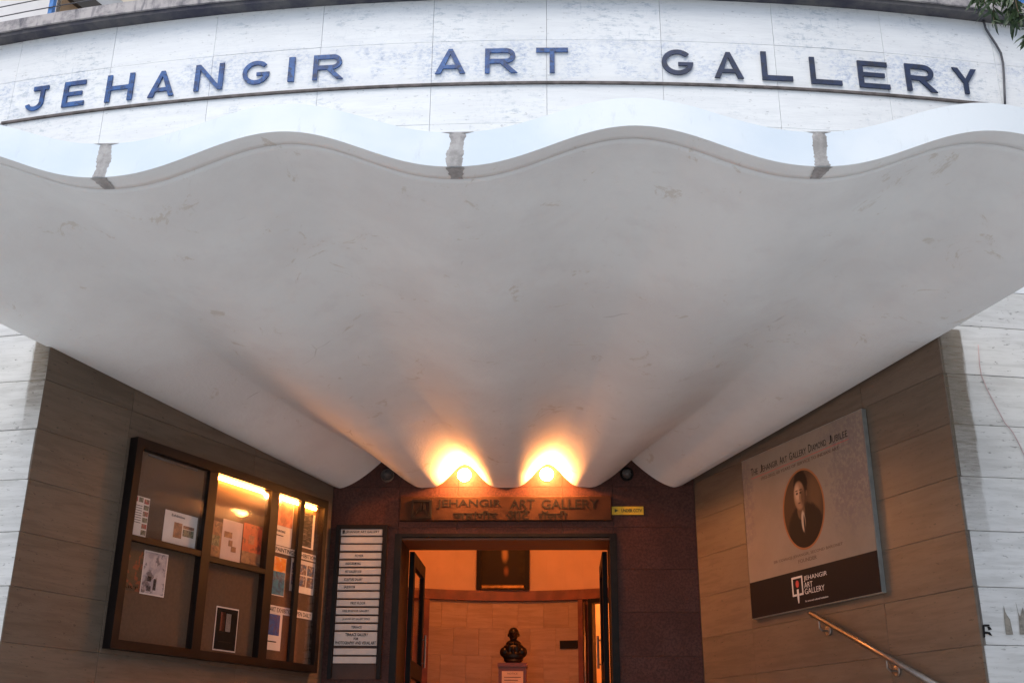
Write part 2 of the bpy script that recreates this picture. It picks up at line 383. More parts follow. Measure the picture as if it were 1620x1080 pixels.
# lettered band: two courses over the ledge, carried on below it to the canopy
rows = [(LEDGE-.008, H(4.71)), (H(4.71), CORN-.002), (LEDGE-CH, LEDGE-.027), (LEDGE-2*CH, LEDGE-CH), (LEDGE-3*CH, LEDGE-2*CH), (H(2.91), LEDGE-3*CH)]
for ri, (v0, v1) in enumerate(rows):
    if ri < 2:
        edges = [j for j in joints if j < PEND-.2]+[PEND]+[PEND+JW*i for i in range(1, 4)]
    else: edges = joints
    for a_, b_ in zip(edges, edges[1:]): slab(FA, 'stone_slab', M['facade'], facade, a_, b_, v0, v1, gap=.0007, ch=.0012, jit=.0008)
# the two piers beside the entrance
for side in (-1, 1):
    edge = sL if side < 0 else sR
    for i in range(-1, 14):
        v1 = H(2.651)-i*CH if i >= 0 else H(2.908); v0 = v1-CH if i >= 0 else H(2.651)
        if v1 < .05: break
        v0 = max(v0, .012); sh = .0 if i % 2 else JW*.5
        us = [edge]; u = edge+side*(JW+sh*.6+.06)
        while abs(u) < 6.9: us.append(u); u += side*JW
        us.sort()
        for a_, b_ in zip(us, us[1:]): slab(FA, 'stone_slab', M['pillar'], facade, a_, b_, v0, v1, gap=.0016)

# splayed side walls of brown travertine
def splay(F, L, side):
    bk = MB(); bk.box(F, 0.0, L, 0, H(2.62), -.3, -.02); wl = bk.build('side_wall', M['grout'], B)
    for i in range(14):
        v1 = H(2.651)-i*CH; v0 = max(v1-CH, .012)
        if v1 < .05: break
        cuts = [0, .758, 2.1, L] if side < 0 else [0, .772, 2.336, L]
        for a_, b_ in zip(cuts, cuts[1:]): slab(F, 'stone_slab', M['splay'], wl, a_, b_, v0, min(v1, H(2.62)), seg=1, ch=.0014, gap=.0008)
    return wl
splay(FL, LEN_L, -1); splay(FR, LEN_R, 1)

# red granite entrance wall with the door opening
DX0, DX1, DH = -1.412, .455, H(1.848)
bk = MB()
bk.box(FB, CLX-.3, DX0-.03, FLOOR-.1, H(2.9), -.5, -.02); bk.box(FB, DX1+.03, CRX+.3, FLOOR-.1, H(2.9), -.5, -.02); bk.box(FB, DX0-.03, DX1+.03, DH+.02, H(2.9), -.5, -.02)
ew = bk.build('entrance_wall', M['grout'], B)
for i in range(9):
    v1 = H(2.651)-i*.36; v0 = v1-.36
    if v1 < FLOOR: break
    v0 = max(v0, FLOOR)
    def put(a_, b_, c_, d_): slab(FB, 'granite_slab', M['granite'], ew, a_, b_, c_, d_, seg=1, gap=.0007, jit=.0008, ch=.0012)
    for a_, b_ in ((CLX+.002, DX0-.006), (DX1+.006, CRX-.002)): put(a_, b_, v0, v1)
    if v1 > DH+.02:
        vv = max(v0, DH+.006)
        for a_, b_ in ((DX0-.006, -.9), (-.9, .02), (.02, DX1+.006)): put(a_, b_, vv, v1)

# canopy: a fan of four waves, straight rulings from the entrance wall to the free edge
def wave(wv, t):
    """rise above the trough line, 0..1 along the ruling t (0 = at the wall, 1 = free edge)"""
    c_ = math.cos(math.pi*2*(wv-.5)); d_ = abs((wv % 1.0)-.5)*2
    tri = (1-d_)**1.5; bell = (.5+.5*c_)**2
    side = min(1, max(0, (abs(wv)-.85)/.3)); inner = bell*(1-side)+tri*side
    amp_in = .212+.036*side; outer = (.5+.5*c_)**1.1
    k_ = 1-(1-t)**2.6
    return (amp_in*inner*(1-k_)+.222*outer*k_)*(1-.38*math.sin(math.pi*t**.8)**2)
def cpoint(wv, t, dz=0.):
    xi = -.475+.733*wv; xo = -.497+1.764*wv
    yi = RY+.03; yo = 4.66+(xo+.497)**2/70.
    tro = 2.285+.088*(RY-(yi+(yo-yi)*t))
    return Vector((xi+(xo-xi)*t, yi+(yo-yi)*t, H(tro+wave(wv, t))+dz))
WMAX, NW = 2.1, 210
ts = [0, .004, .01, .02, .035]+[.05+.92*i/40 for i in range(41)]+[.9772, .9780, .9788, .9850, .9990, 1.0]
vs = []; fs = []
def dz_groove(t): return .014 if abs(t-.978) < .0005 else (.002 if t > .9999 else 0)
for i in range(NW+1):
    wv = -WMAX+2*WMAX*i/NW
    for t in ts: vs.append(cpoint(wv, t, dz_groove(t)))
nb = len(ts)
for i in range(NW):
    for j in range(nb-1): fs.append((i*nb+j, i*nb+j+1, (i+1)*nb+j+1, (i+1)*nb+j))
cm = MB(); cm.add(vs, fs)
canopy = cm.build('canopy', M['soffit'], B, smooth=True)
# its upper skin and the free edge
THK = .215
def ctop(wv, t):
    p = cpoint(wv, t); th = THK-.03*(wave(wv, 1)/.222)
    return p+Vector((0, .035*t, th))
vs = []; fs = []; tt = [0, .25, .5, .75, .94, 1.0]
for i in range(NW+1):
    wv = -WMAX+2*WMAX*i/NW
    for t in tt: vs.append(ctop(wv, t))
    vs.append(cpoint(wv, 1.0, .002))
nb2 = len(tt)+1
for i in range(NW):
    for j in range(nb2-1): fs.append((i*nb2+j, (i+1)*nb2+j, (i+1)*nb2+j+1, i*nb2+j+1))
fm = MB(); fm.add(vs, fs)
for sgn in (-1, 1):
    a_ = [cpoint(sgn*WMAX, t) for t in tt]; b_ = [ctop(sgn*WMAX, t) for t in tt]; q = len(tt)
    fm.add(a_+b_, [(j, j+1, q+j+1, q+j) if sgn > 0 else (j+1, j, q+j, q+j+1) for j in range(q-1)])
fo = fm.build('fascia', M['fascia'], canopy)
for p_ in fo.data.polygons: p_.use_smooth = False
# bare mortar drips at three troughs
def drip(wc, wid, seed, lbl):
    rr = random.Random(seed); m = MB(); n = 22; vs = []; fs = []
    for j in range(n+1):
        t = j/n
        half = wid*(.5+.05*math.sin(t*9+seed)+rr.uniform(-.05, .05)+(.5 if t > .96 else 0))
        sh = wid*.06*math.sin(t*5+seed*2)
        for e in (-1, -.33, .33, 1):
            wv = wc+(half*e+sh)/1.764; lo, hi = cpoint(wv, 1, .002), ctop(wv, 1)
            vs.append(lo+(hi-lo)*t+Vector((0, -.005 if abs(e) < .9 else .002, 0)))
    for j in range(n):
        for e in range(3): a_ = j*4+e; fs.append((a_, a_+1, a_+5, a_+4))
    m.add(vs, fs)
    # the tail that runs under the edge onto the soffit
    vs = []; fs = []
    for j in range(8):
        t = 1-.02*j/7
        half = wid*(.5-.03*j+rr.uniform(-.06, .06))
        for e in (-1, 0, 1): vs.append(cpoint(wc+half*e/1.764, t)+Vector((0, 0, -.004)))
    for j in range(7):
        for e in range(2): a_ = j*3+e; fs.append((a_, a_+3, a_+4, a_+1))
    m.add(vs, fs)
    m.build('mortar_drip', M['mortar'], canopy, label=lbl)
drip(-1.01, .085, 3, 'bare grey mortar streak with a crumbled foot'); drip(0, .095, 5, 'straight bare grey mortar streak'); drip(1.01, .085, 8, 'bare grey mortar streak leaning over the wave')
# ------------------------------------------------------------------ ledge and cornice
lg = MB(); arcwall(lg, FA.px(5, 190)[0], PEND, LEDGE-.026, LEDGE-.009, -.02, .014, 40); lg.build('ledge', M['ledge'], B)
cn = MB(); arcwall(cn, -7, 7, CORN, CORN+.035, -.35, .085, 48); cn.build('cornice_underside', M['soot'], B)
cn = MB(); arcwall(cn, -7, 7, CORN+.036, CORN+.13, -.5, .1, 48); cn.build('cornice', M['cornice'], B)
# roof slab, closing walls, set-back upper storey
m = MB(); wbox(m, -6.9, 6.0, 6.75, 8.0, CORN-.15, CORN-.02) if False else wbox(m, -7.5, 6.6, 7.75, 14.6, CORN-.15, CORN-.02); m.build('roof_slab', M['grey_conc'], B)
m = MB(); wbox(m, -7.5, -7.2, 7.6, 14.6, 0, CORN-.16); wbox(m, 6.3, 6.6, 7.6, 14.6, 0, CORN-.16); wbox(m, -7.5, 6.6, 14.3, 14.6, 0, CORN-.16); m.build('rear_wall', M['white_clad'], B)
TY = 8.6; FT = Frame((0, TY), 0)
def tu(x, y, n=0): return FT.px(x, y, n)
m = MB(); m.box(FT, -8, 6.6, CORN, H(8.6), -.3, 0); up = m.build('upper_wall', M['cream'], B)
x0 = tu(0, 20)[0]; x1 = tu(80, 20)[0]
for i in range(4):
    for j in range(3):
        q = MB(); q.slab(FT, x1-.9*(i+1)+.004, x1-.9*i-.004, CORN+.55*j+.2, CORN+.55*(j+1)+.192, 0.001, .03, .004); q.build('cladding_panel', M['white_clad'], up)
q = MB(); xa = tu(86, 20)[0]; xb = tu(93, 20)[0]; q.box(FT, xa, xb, CORN, H(8.5), .001, .06); q.build('wall_pier', M['white_clad'], up)
xa2 = tu(133, 20)[0]
nl = 8
for i in range(nl):
    q = MB(); vv = CORN+.3+i*.28; q.slab(FT, xb+.02, xa2+.35, vv, vv+.268, .004, .02+.006*(i % 2), .004); q.build('tan_panel', M['ochre_stone'], up)
q = MB(); a_ = tu(96, -22, .1); b_ = tu(168, 34, .1); q.bar(FT, a_, b_, .14, .09, .22); q.build('sloping_beam', M['wood'], up)
q = MB(); a_ = tu(140, -20, .1); b_ = tu(205, 34, .1); q.bar(FT, a_, b_, .16, .06, .2); q.build('concrete_brace', M['grey_conc'], up)
q = MB(); a_ = tu(286, 20)[0]; q.box(FT, a_, a_+.35, CORN, H(8.5), .001, .2); q.build('grey_pier', M['grey_conc'], up)

# ------------------------------------------------------------------ doorway, doors and lobby
m = MB()
m.box(FB, DX0-.03, DX0+.03, FLOOR, DH, -.52, .012); m.box(FB, DX1-.03, DX1+.03, FLOOR, DH, -.52, .012); m.box(FB, DX0-.03, DX1+.03, DH, DH+.03, -.52, .012)
m.build('door_frame', M['door_black'], B)
m = MB(); m.box(FB, DX0+.03, DX1-.03, DH-.02, DH-.001, -.51, -.03); m.build('door_head', M['brown_soffit'], B)
def leaf(hx, sgn, lbl):
    """open door leaf standing at right angles into the lobby"""
    F = Frame((hx, RY+.53), math.pi/2); Fw = .86
    m = MB(); t0, t1 = -.022, .022; v0, v1 = FLOOR+.01, DH-.03
    m.box(F, 0, .1, v0, v1, t0, t1); m.box(F, Fw-.1, Fw, v0, v1, t0, t1)
    for a_, b_ in ((v0, v0+.28), (v0+.82, v0+.96), (v1-.12, v1)): m.box(F, .1, Fw-.1, a_, b_, t0, t1)
    d = m.build('door', M['door_black'], B, label=lbl)
    for a_, b_ in ((v0+.28, v0+.82), (v0+.96, v1-.12)):
        q = MB(); q.box(F, .1, Fw-.1, a_, b_, -.004, .004); q.build('pane', M['glass'], d)
    q = MB(); q.tube([F.p(Fw-.05, v0+.95, sgn*.05), F.p(Fw-.05, v0+1.25, sgn*.05)], .012); q.tube([F.p(Fw-.05, v0+.99, sgn*.02), F.p(Fw-.05, v0+.99, sgn*.05)], .008); q.tube([F.p(Fw-.05, v0+1.21, sgn*.02), F.p(Fw-.05, v0+1.21, sgn*.05)], .008); q.build('handle', M['steel'], d)
leaf(DX0+.055, 1, 'left glazed dark door leaf standing open'); leaf(DX1-.055, -1, 'right glazed dark door leaf standing open')

# lobby: curved back wall; stone below, plaster above a timber rail
LC = Vector((-.58, 12.75-2.5, 0)); LR = 2.5
class Niche:
    def p(s, u, v, n=0): t = u/LR; return LC+Vector((math.sin(t)*(LR-n), math.cos(t)*(LR-n), v))
FN = Niche()
RAILT = H(1.855)
def nwall(mb, s0, s1, v0, v1, n0, n1, seg):
    for i in range(seg):
        a_, b_ = s0+(s1-s0)*i/seg, s0+(s1-s0)*(i+1)/seg
        mb.box(FN, a_, b_, v0, v1, n0, n1)
def nring(mb, s0, s1, v0, v1, n0, n1, seg):
    vs = []; fs = []
    for i in range(seg+1):
        u = s0+(s1-s0)*i/seg; vs += [FN.p(u, v0, n1), FN.p(u, v1, n1), FN.p(u, v1, n0), FN.p(u, v0, n0)]
    for i in range(seg):
        a_ = i*4; b_ = a_+4
        for j in range(4): fs.append((a_+j, a_+(j+1) % 4, b_+(j+1) % 4, b_+j))
    fs += [(3, 2, 1, 0), (seg*4, seg*4+1, seg*4+2, seg*4+3)]; mb.add(vs, fs)
m = MB(); nring(m, -3.2, 3.2, RAILT-.02, H(3.05), -.2, 0, 30); m.build('lobby_upper_wall', M['plaster'], B)
m = MB(); nring(m, -2.6, 3.2, RAILT-.11, RAILT, -.02, .045, 30); m.build('lobby_rail', M['red_wood'], B)
sa, sb = -.93, .79
m = MB(); nring(m, -3.2, sb+.08, FLOOR, RAILT-.11, -.2, -.02, 24); lw = m.build('lobby_wall', simple('brown_lobby_mortar', (.2, .14, .085), .9), B)
vv = RAILT-.112
for i in range(6):
    v0 = max(vv-.3, FLOOR)
    if vv-v0 < .05: break
    us = [sa+(.0 if i % 2 else -.14)+.29*j for j in range(8)]; us = [sa]+[u for u in us if sa+.08 < u < sb-.08]+[sb]
    for a_, b_ in zip(us, us[1:]): slab(FN, 'stone_slab', M['lobby_stone'], lw, a_, b_, v0, vv, seg=2, gap=.0004, jit=.0008, ch=.0012)
    vv = v0
for a_, nm in ((sa-.1, 'lobby_post'), (sb+.002, 'lobby_post')):
    m = MB(); m.box(FN, a_, a_+(.098 if a_ < 0 else .058), FLOOR, RAILT-.112, -.02, .04); m.build(nm, M['red_wood'], B)
m = MB(); nring(m, -3.2, sa-.12, FLOOR, RAILT-.112, -.018, .0, 8); m.build('lobby_side_panel', M['red_wood'], B)
# the lit room to the right seen through a narrow doorway
m = MB(); m.box(FN, sb+.128, sb+.178, FLOOR, RAILT-.16, -.06, .05); m.box(FN, sb+1.0, sb+1.05, FLOOR, RAILT-.16, -.06, .05); m.box(FN, sb+.128, sb+1.05, RAILT-.16, RAILT-.112, -.06, .05); m.build('side_doorway', M['door_black'], B)
m = MB(); m.box(FN, sb+.061, sb+.127, FLOOR, RAILT-.112, -.02, 0); m.build('lobby_side_panel', M['red_wood'], B)
m = MB(); wbox(m, .2, 2.4, 13.7, 13.8, FLOOR, H(3.0)); m.build('side_room_wall', M['cream'], B)
m = MB(); wbox(m, -3.2, 2.6, 10.02, 14.25, H(2.95), H(3.04)); m.build('lobby_ceiling', M['plaster'], B)
m = MB(); wbox(m, -3.3, -3.2, 10.02, 14.25, FLOOR-.2, H(3.04)); wbox(m, 2.4, 2.5, 10.02, 14.25, FLOOR-.2, H(3.04)); m.build('lobby_end_wall', M['plaster'], B)
m = MB(); wbox(m, -3.3, CLX-.3, 9.92, 10.02, FLOOR, H(3.04)); wbox(m, CRX+.3, 2.5, 9.92, 10.02, FLOOR, H(3.04)); m.build('lobby_front_wall', M['plaster'], B)

def lamp(name, loc, energy, col, size=.05):
    l = bpy.data.lights.new(name, 'POINT'); l.energy = energy; l.color = col; l.shadow_soft_size = size
    o = bpy.data.objects.new(name, l); o.location = loc; COL.objects.link(o); return o
ORANGE = (1., .29, .075)
def ceiling_lamp(x, y, z, e, lbl):
    t = thing('ceiling_lamp', (x, y, z), lbl, 'ceiling lamp', 'lamps inside the lobby')
    q = MB(); q.lathe((x, y, z), (0, 0, -1), [(.13, 0), (.13, .03), (.11, .035)], 20); q.build('lamp_base', M['steel'], t)
    q = MB(); q.lathe((x, y, z-.035), (0, 0, -1), [(.105, 0), (.1, .04), (.07, .075), (.02, .09)], 20); q.build('lamp_globe', emit('lobby_globe', (1, .55, .22), 6), t, smooth=True)
    l = lamp('lobby_light', (0, 0, -.2), e, (1., .27, .055), .1); l.parent = t
ceiling_lamp(-.55, 10.9, H(2.95), 52, 'round warm lamp on the lobby ceiling behind the doorway')
ceiling_lamp(1.6, 12.9, H(2.95), 170, 'round warm lamp in the side room right of the lobby')

# ------------------------------------------------------------------ lettering over the canopy
LT = thing('raised_lettering', FA.p(0, LEDGE, 0), 'blue raised capital letters JEHANGIR ART GALLERY along the white parapet', 'lettering')
# letter, left, right, top, bottom pixels of each
caps = [('J', 38, 77, 137, 175), ('E', 97, 137, 128, 168), ('H', 165, 213, 117, 160), ('A', 233, 279, 112, 153), ('N', 306, 355, 101, 143),
        ('G', 382, 428, 96, 134), ('I', 456, 466, 90, 129.5), ('R', 494, 545, 86, 126), ('A', 688, 737, 77, 117), ('R', 767, 819, 76, 116), ('T', 848, 899, 75, 115.5),
        ('G', 1046, 1098, 78, 119), ('A', 1128, 1177, 82, 124), ('L', 1203, 1255, 82, 128), ('L', 1280, 1333, 91, 134), ('E', 1356, 1409, 97, 140), ('R', 1431, 1484, 102, 145), ('Y', 1506, 1550, 108, 148.5)]
def arc2(cx, cy, rx, ry, a0, a1, k=14): return [(cx+rx*math.cos(R(a0+(a1-a0)*i/k)), cy+ry*math.sin(R(a0+(a1-a0)*i/k))) for i in range(k+1)]
def band(outer, inner): return [[outer[i], outer[i+1], inner[i+1], inner[i]] for i in range(len(outer)-1)]
def glyph(ch, w, t):
    """convex counter-clockwise pieces of a wide signwriter's capital, height 1, width w, stroke t; pieces butt, none overlap"""
    rc = lambda a, b, c, d: [(a, c), (b, c), (b, d), (a, d)]
    if ch == 'I': return [rc(0, w, 0, 1)]
    if ch == 'L': return [rc(0, t, 0, 1), rc(t, w, 0, t)]
    if ch == 'T': return [rc(0, w, 1-t, 1), rc((w-t)/2, (w+t)/2, 0, 1-t)]
    if ch == 'E': return [rc(0, t, 0, 1), rc(t, w, 0, t), rc(t, w*.86, .5-t*.45, .5+t*.45), rc(t, w*.97, 1-t, 1)]
    if ch == 'H': return [rc(0, t, 0, 1), rc(w-t, w, 0, 1), rc(t, w-t, .5-t*.45, .5+t*.45)]
    if ch == 'N':
        d = t*1.25; return [rc(0, t, 0, 1), rc(w-t, w, 0, 1), [(t, 1-d), (w-t, 0), (w-t, d), (t, 1)]]
    if ch == 'A':
        h = t*1.16; c = w/2; ap = t*.42                # legs up to a blunt apex, bar between them
        yi = 1-t*1.25; P = lambda y: (c-ap)*(1-y)      # outer edge offset from centre at height y (plus ap)
        xi = lambda y: (c-h)*(1-y/yi)
        q = [[(0, 0), (h, 0), (c, yi), (c-ap, 1)], [(w-h, 0), (w, 0), (c+ap, 1), (c, yi)], [(c, yi), (c+ap, 1), (c-ap, 1)]]
        y0, y1 = .2, .2+t*.85; q.append([(c-xi(y0), y0), (c+xi(y0), y0), (c+xi(y1), y1), (c-xi(y1), y1)]); return q
    if ch == 'Y':
        c = w/2; m = .46; h = t*1.2
        return [rc(c-t/2, c+t/2, 0, m-.04), [(c-t/2, m-.04), (c, m+.12), (h, 1), (0, 1)], [(c+t/2, m-.04), (w, 1), (w-h, 1), (c, m+.12)], [(c-t/2, m-.04), (c+t/2, m-.04), (c, m+.12)]]
    if ch == 'J':
        rx = (w-t*.2)/2; ox = arc2(w*.42, .34, w*.42, .34, -165, 0, 10); ix = arc2(w*.42, .34, w*.42-t, .34-t, -165, 0, 10)
        return band(ox, ix)+[rc(w*.84-t, w*.84, .34, 1-t), rc(w*.3, w, 1-t, 1)]
    if ch == 'G':
        o = arc2(w/2, .5, w/2, .5, 42, 352, 26); i = arc2(w/2, .5, w/2-t, .5-t, 42, 352, 26)
        return band(o, i)+[[(w*.52, .5-t*.8), (i[-1][0], .5-t*.8), (o[-1][0], o[-1][1]), (o[-1][0], .5), (w*.52, .5)]]
    if ch == 'R':
        b = .4; ry = (1-b)/2; rx = ry*1.1; x0 = w*.93-rx; cy = b+ry
        o = arc2(x0, cy, rx, ry, 90, -90, 12); i = arc2(x0, cy, rx-t, ry-t, 90, -90, 12)
        q = [rc(0, t, 0, 1), rc(t, x0, 1-t, 1), rc(t, x0, b, b+t)]+[list(reversed(z)) for z in band(o, i)]
        q.append([(w-t*1.3, 0), (w, 0), (x0*.9+t*.5, b), (x0*.9-t*.75, b)]); return q
for i, (ch, xa, xb, ya, yb) in enumerate(caps):
    ym = (ya+yb)/2; xm = (xa+xb)/2; lean = 0 if ch == 'I' else (yb-ya)*.00021*abs(xm-840)
    px_m = FA.px(xm, ym, .012)[0]; wd = FA.px(xb-lean/2, ym, .012)[0]-FA.px(xa+lean/2, ym, .012)[0]
    va = FA.px(xm, yb, .012)[1]+.004; vb = FA.px(xm, ya, .012)[1]-.004; hh = vb-va
    jt = random.Random(i); m = MB()
    for poly in glyph(ch, wd/hh, .168):
        m.prism(FA, [(px_m-wd/2+x*hh, va+y*hh) for x, y in poly], .003, .013)
    m.build('letter', M['blue'] if i < 11 else M['navy'], LT, label='letter %s, %s' % (ch, 'bright blue' if i < 11 else 'dark faded navy'))

# ------------------------------------------------------------------ wall lamps
BULB = emit('glowing_bulb', (1., .5, .14), 90.)
DULL = simple('unlit_frosted_glass', (.06, .06, .06), .35, .1)
lamps = [(612, 750, False, 'unlit round bulkhead lamp with a pale ring under the leftmost wave'), (735, 752, True, 'lit orange lamp over JEHANGIR on the door sign'),
         (865, 751, True, 'lit orange lamp over GALLERY on the door sign'), (992, 748, False, 'dark unlit lamp under the rightmost wave above the yellow sticker')]
for x, y, lit, lbl in lamps:
    u, v = FB.px(x, y, .05); P = FB.p(u, v, 0)
    t = thing('wall_lamp', P, lbl, 'wall lamp', 'lamps under the canopy waves')
    rr = .06 if lit else .052
    q = MB(); q.lathe(P+Vector((0, .01, 0)), (0, -1, 0), [(rr*1.15, 0), (rr*1.15, .028), (rr*1.02, .034), (rr*.85, .03)] if not lit else [(rr*.8, 0), (rr*.8, .02), (rr*.6, .024)], 24); q.build('lamp_ring', M['steel'] if x < 700 else M['black'], t, smooth=False)
    q = MB(); q.lathe(P, (0, -1, 0), [(rr*.84, .0), (rr*.84, .035), (rr*.72, .06), (rr*.45, .078), (.006, .086)] if not lit else [(rr*.5, .03), (rr*.86, .045), (rr, .075), (rr*.86, .105), (rr*.5, .127), (.006, .135)], 20); q.build('bulb', BULB if lit else DULL, t, smooth=True)
    if lit:
        l = lamp('lamp_light', (0, -.16, .02), 31, ORANGE, .035); l.parent = t

# ------------------------------------------------------------------ sign over the door
u0, u1, v0, v1 = -1.405, .449, H(1.985), H(2.2)
SG = thing('name_sign', FB.p((u0+u1)/2, v0, 0), 'brown timber sign board over the door lettered in English and Hindi', 'sign')
m = MB(); m.slab(FB, u0, u1, v0, v1, .002, .035, .006); m.build('sign_board', M['sign_wood'], SG)
def sx(x): return FB.px(x, 805, .036)[0]
def sy(y): return FB.px(800, y, .036)[1]
for wd_, xa, xb in (('JEHANGIR', 691, 793), ('ART', 807, 846), ('GALLERY', 857, 947)):
    m = MB(); text(m, FB, wd_, sx(xa), sx(xb), sy(804.5), sy(789.5), .0355, .039, bold=.012); m.build('english_word', M['ink'], SG)
for wd_, xa, xb in (('जहांगीर', 717, 787), ('आर्ट', 801, 838), ('गॅलरी', 852, 898)):
    m = MB(); text(m, FB, wd_.replace('र्ट', 'ट'), sx(xa), sx(xb), sy(822), sy(807.5), .0355, .039, bold=.014)
    # the hook of the r over the last letter of the middle word
    if 'र्ट' in wd_: m.bar(FB, (sx(828), sy(808.2)), (sx(832), sy(804.9)), .011, .0355, .039)
    m.build('hindi_word', M['ink'], SG)
m = MB(); ex0, ex1, ey0, ey1 = sx(651), sx(683), sy(820), sy(790); e = .02
for a_, b_, c_, d_ in ((ex0, ex1, ey0, ey0+e), (ex0, ex1, ey1-e, ey1), (ex0, ex0+e, ey0+e, ey1-e), (ex1-e, ex1, ey0+e, ey1-e)): m.box(FB, a_, b_, c_, d_, .0355, .05)
exw = ex1-ex0; eyh = ey1-ey0
m.bar(FB, (ex0+e, ey0+e+.002), (ex0+exw*.5, ey1-e-.02), .012, .0355, .0475); m.bar(FB, (ex0+exw*.62, ey0+eyh*.45), (ex0+exw*.62, ey1-e-.004), .016, .0355, .0485); m.bar(FB, (ex0+exw*.46, ey0+eyh*.4), (ex0+exw*.46, ey1-e-.006), .012, .0355, .0495); m.bar(FB, (ex1-e-.004, ey0+e+.004), (ex0+exw*.66, ey0+eyh*.5), .012, .0355, .047)
m.build('emblem', M['ink'], SG)
# yellow sticker
u0, u1, v0, v1 = FB.rect(967, 801, 1018, 814)
YS = tag(MB().slab(FB, u0, u1, v0, v1, .002, .008, .001).build('safety_sticker', M['yellow']), 'small yellow sticker with dark print right of the door sign', 'sticker')
m = MB(); text(m, FB, 'UNDER CCTV', u0+(u1-u0)*.31, u0+(u1-u0)*.95, v0+(v1-v0)*.3, v0+(v1-v0)*.7, .0082, .0092, bold=.03, res=2); m.prism(FB, [(u0+.03, v0+.02), (u0+.062, v0+.036), (u0+.03, v0+.052)], .0082, .0092); m.build('print', M['green_ink'], YS)

# ------------------------------------------------------------------ directory board
DB = thing('directory_board', FB.p(-1.73, H(.72), 0), 'tall directory board of off white name strips in a black frame left of the door', 'directory board')
u0, u1 = -1.955, -1.507; v0, v1 = H(.66), H(1.948)
m = MB(); fw_ = .035
m.box(FB, u0, u0+fw_, v0, v1, .002, .045); m.box(FB, u1-fw_, u1, v0, v1, .002, .045); m.box(FB, u0+fw_, u1-fw_, v1-fw_, v1, .002, .045); m.build('frame', M['black'], DB)
m = MB(); m.box(FB, u0+fw_, u1-fw_, v0, v1-fw_, .002, .01); m.build('back_panel', simple('dark_brown_board', (.06, .03, .022), .7), DB)
ys = [(836, 846.5, 'JEHANGIR ART GALLERY', .12, .92), (849, 858.5, '', 0, 0), (861, 870.5, '', 0, 0), (874, 883, 'FOYER', .37, .57), (886, 895.5, 'AUDITORIUM HALL', .15, .52), (898.5, 908, 'ART GALLERY I II III', .15, .54), (911, 920.5, 'SCULPTURE GALLERY', .14, .58),
      (923, 932.5, 'SALES ROOM', .15, .41), (935.5, 945.5, '', 0, 0), (948.5, 958, 'FIRST FLOOR', .33, .68), (961, 971, 'HIRJI JEHANGIR GALLERY', .15, .77), (974, 983.5, 'JEHANGIR ART GALLERY OFFICE', .16, .8), (986.5, 996, 'TERRACE', .38, .62),
      (999, 1020.5, 'big', 0, 0), (1025, 1035, '', 0, 0), (1038, 1048.5, '', 0, 0)]
su0, su1 = u0+fw_+.006, u1-fw_-.006; sw = su1-su0
for ya, yb, tx, fa, fb in ys:
    b_, t_ = FB.px(570, yb, .025)[1], FB.px(570, ya, .025)[1]; dx = random.uniform(-.003, .003)
    st = MB().slab(FB, su0+dx, su1+dx, b_, t_, .011, .027, .002).build('name_strip', M['strip'], DB)
    hh = t_-b_
    if tx == 'big':
        q = MB(); text(q, FB, 'TERRACE GALLERY', su0+sw*.25, su0+sw*.78, b_+hh*.69, b_+hh*.92, .0272, .0285, .02, res=2); text(q, FB, 'FOR', su0+sw*.45, su0+sw*.56, b_+hh*.4, b_+hh*.6, .0272, .0285, .02, res=2); text(q, FB, 'PHOTOGRAPHY AND VISUAL ART', su0+sw*.03, su0+sw*.97, b_+hh*.08, b_+hh*.32, .0272, .0285, .02, res=2); q.build('print', M['ink'], st)
    elif tx:
        q = MB(); text(q, FB, tx, su0+sw*fa, su0+sw*fb, b_+hh*.27, b_+hh*.7, .0272, .0285, .01 if len(tx) < 24 else 0, res=2)
        if ya == 836: q.bar(FB, (su0+.02, b_+.014), (su0+.02, t_-.012), .012, .0272, .0285); q.bar(FB, (su0+.036, b_+.014), (su0+.03, t_-.012), .008, .0272, .0285)
        q.build('print', M['ink'], st)

# ------------------------------------------------------------------ glazed notice board on the left wall
NBD = .075
NB = thing('notice_board', FL.p(1.8, H(.7), 0), 'large dark teak notice board with glass doors and warm lamps on the left wall', 'notice board')
nu0, nu1 = FL.px(205, 850, .0)[0]+.0, FL.px(511, 930, .0)[0]
nu0 = FL.px(184.5, 856, .002)[0]; nu1 = FL.px(511, 926, NBD)[0]; nv0 = FL.px(345, 1045, NBD)[1]; nv1 = FL.px(360, 738, NBD)[1]; fr = .062
def lx(x, y, n=NBD): return FL.px(x, y, n)[0]
m = MB(); m.box(FL, nu0, nu0+fr, nv0, nv1, .002, NBD); m.box(FL, nu1-.05, nu1, nv0, nv1, .002, NBD)
m.box(FL, nu0+fr, nu1-.05, nv1-.07, nv1, .002, NBD); m.box(FL, nu0+fr, nu1-.05, nv0, nv0+.06, .002, NBD); m.build('frame', M['wood'], NB)
m = MB(); m.box(FL, nu0+fr, nu1-.05, nv0+.06, nv1-.07, .002, .012); m.build('back_panel', M['cork'], NB)
d1a, d1b = lx(317, 900), lx(331, 900); d2a, d2b = lx(418, 930), lx(431, 930); d3a, d3b = lx(467, 930), lx(474, 930)
for a_, b_, nn in ((d1a, d1b, NBD-.004), (d2a, d2b, NBD-.004)):
    m = MB(); m.box(FL, a_, b_, nv0+.06, nv1-.07, .0125, nn); m.build('divider', M['wood'], NB)
m = MB(); m.box(FL, d3a, d3b, nv0+.06, nv1-.07, NBD-.035, NBD-.006); m.build('door_stile', M['black'], NB)
r1 = FL.px(265, 862, NBD)[1]; r2 = FL.px(372, 892, NBD)[1]
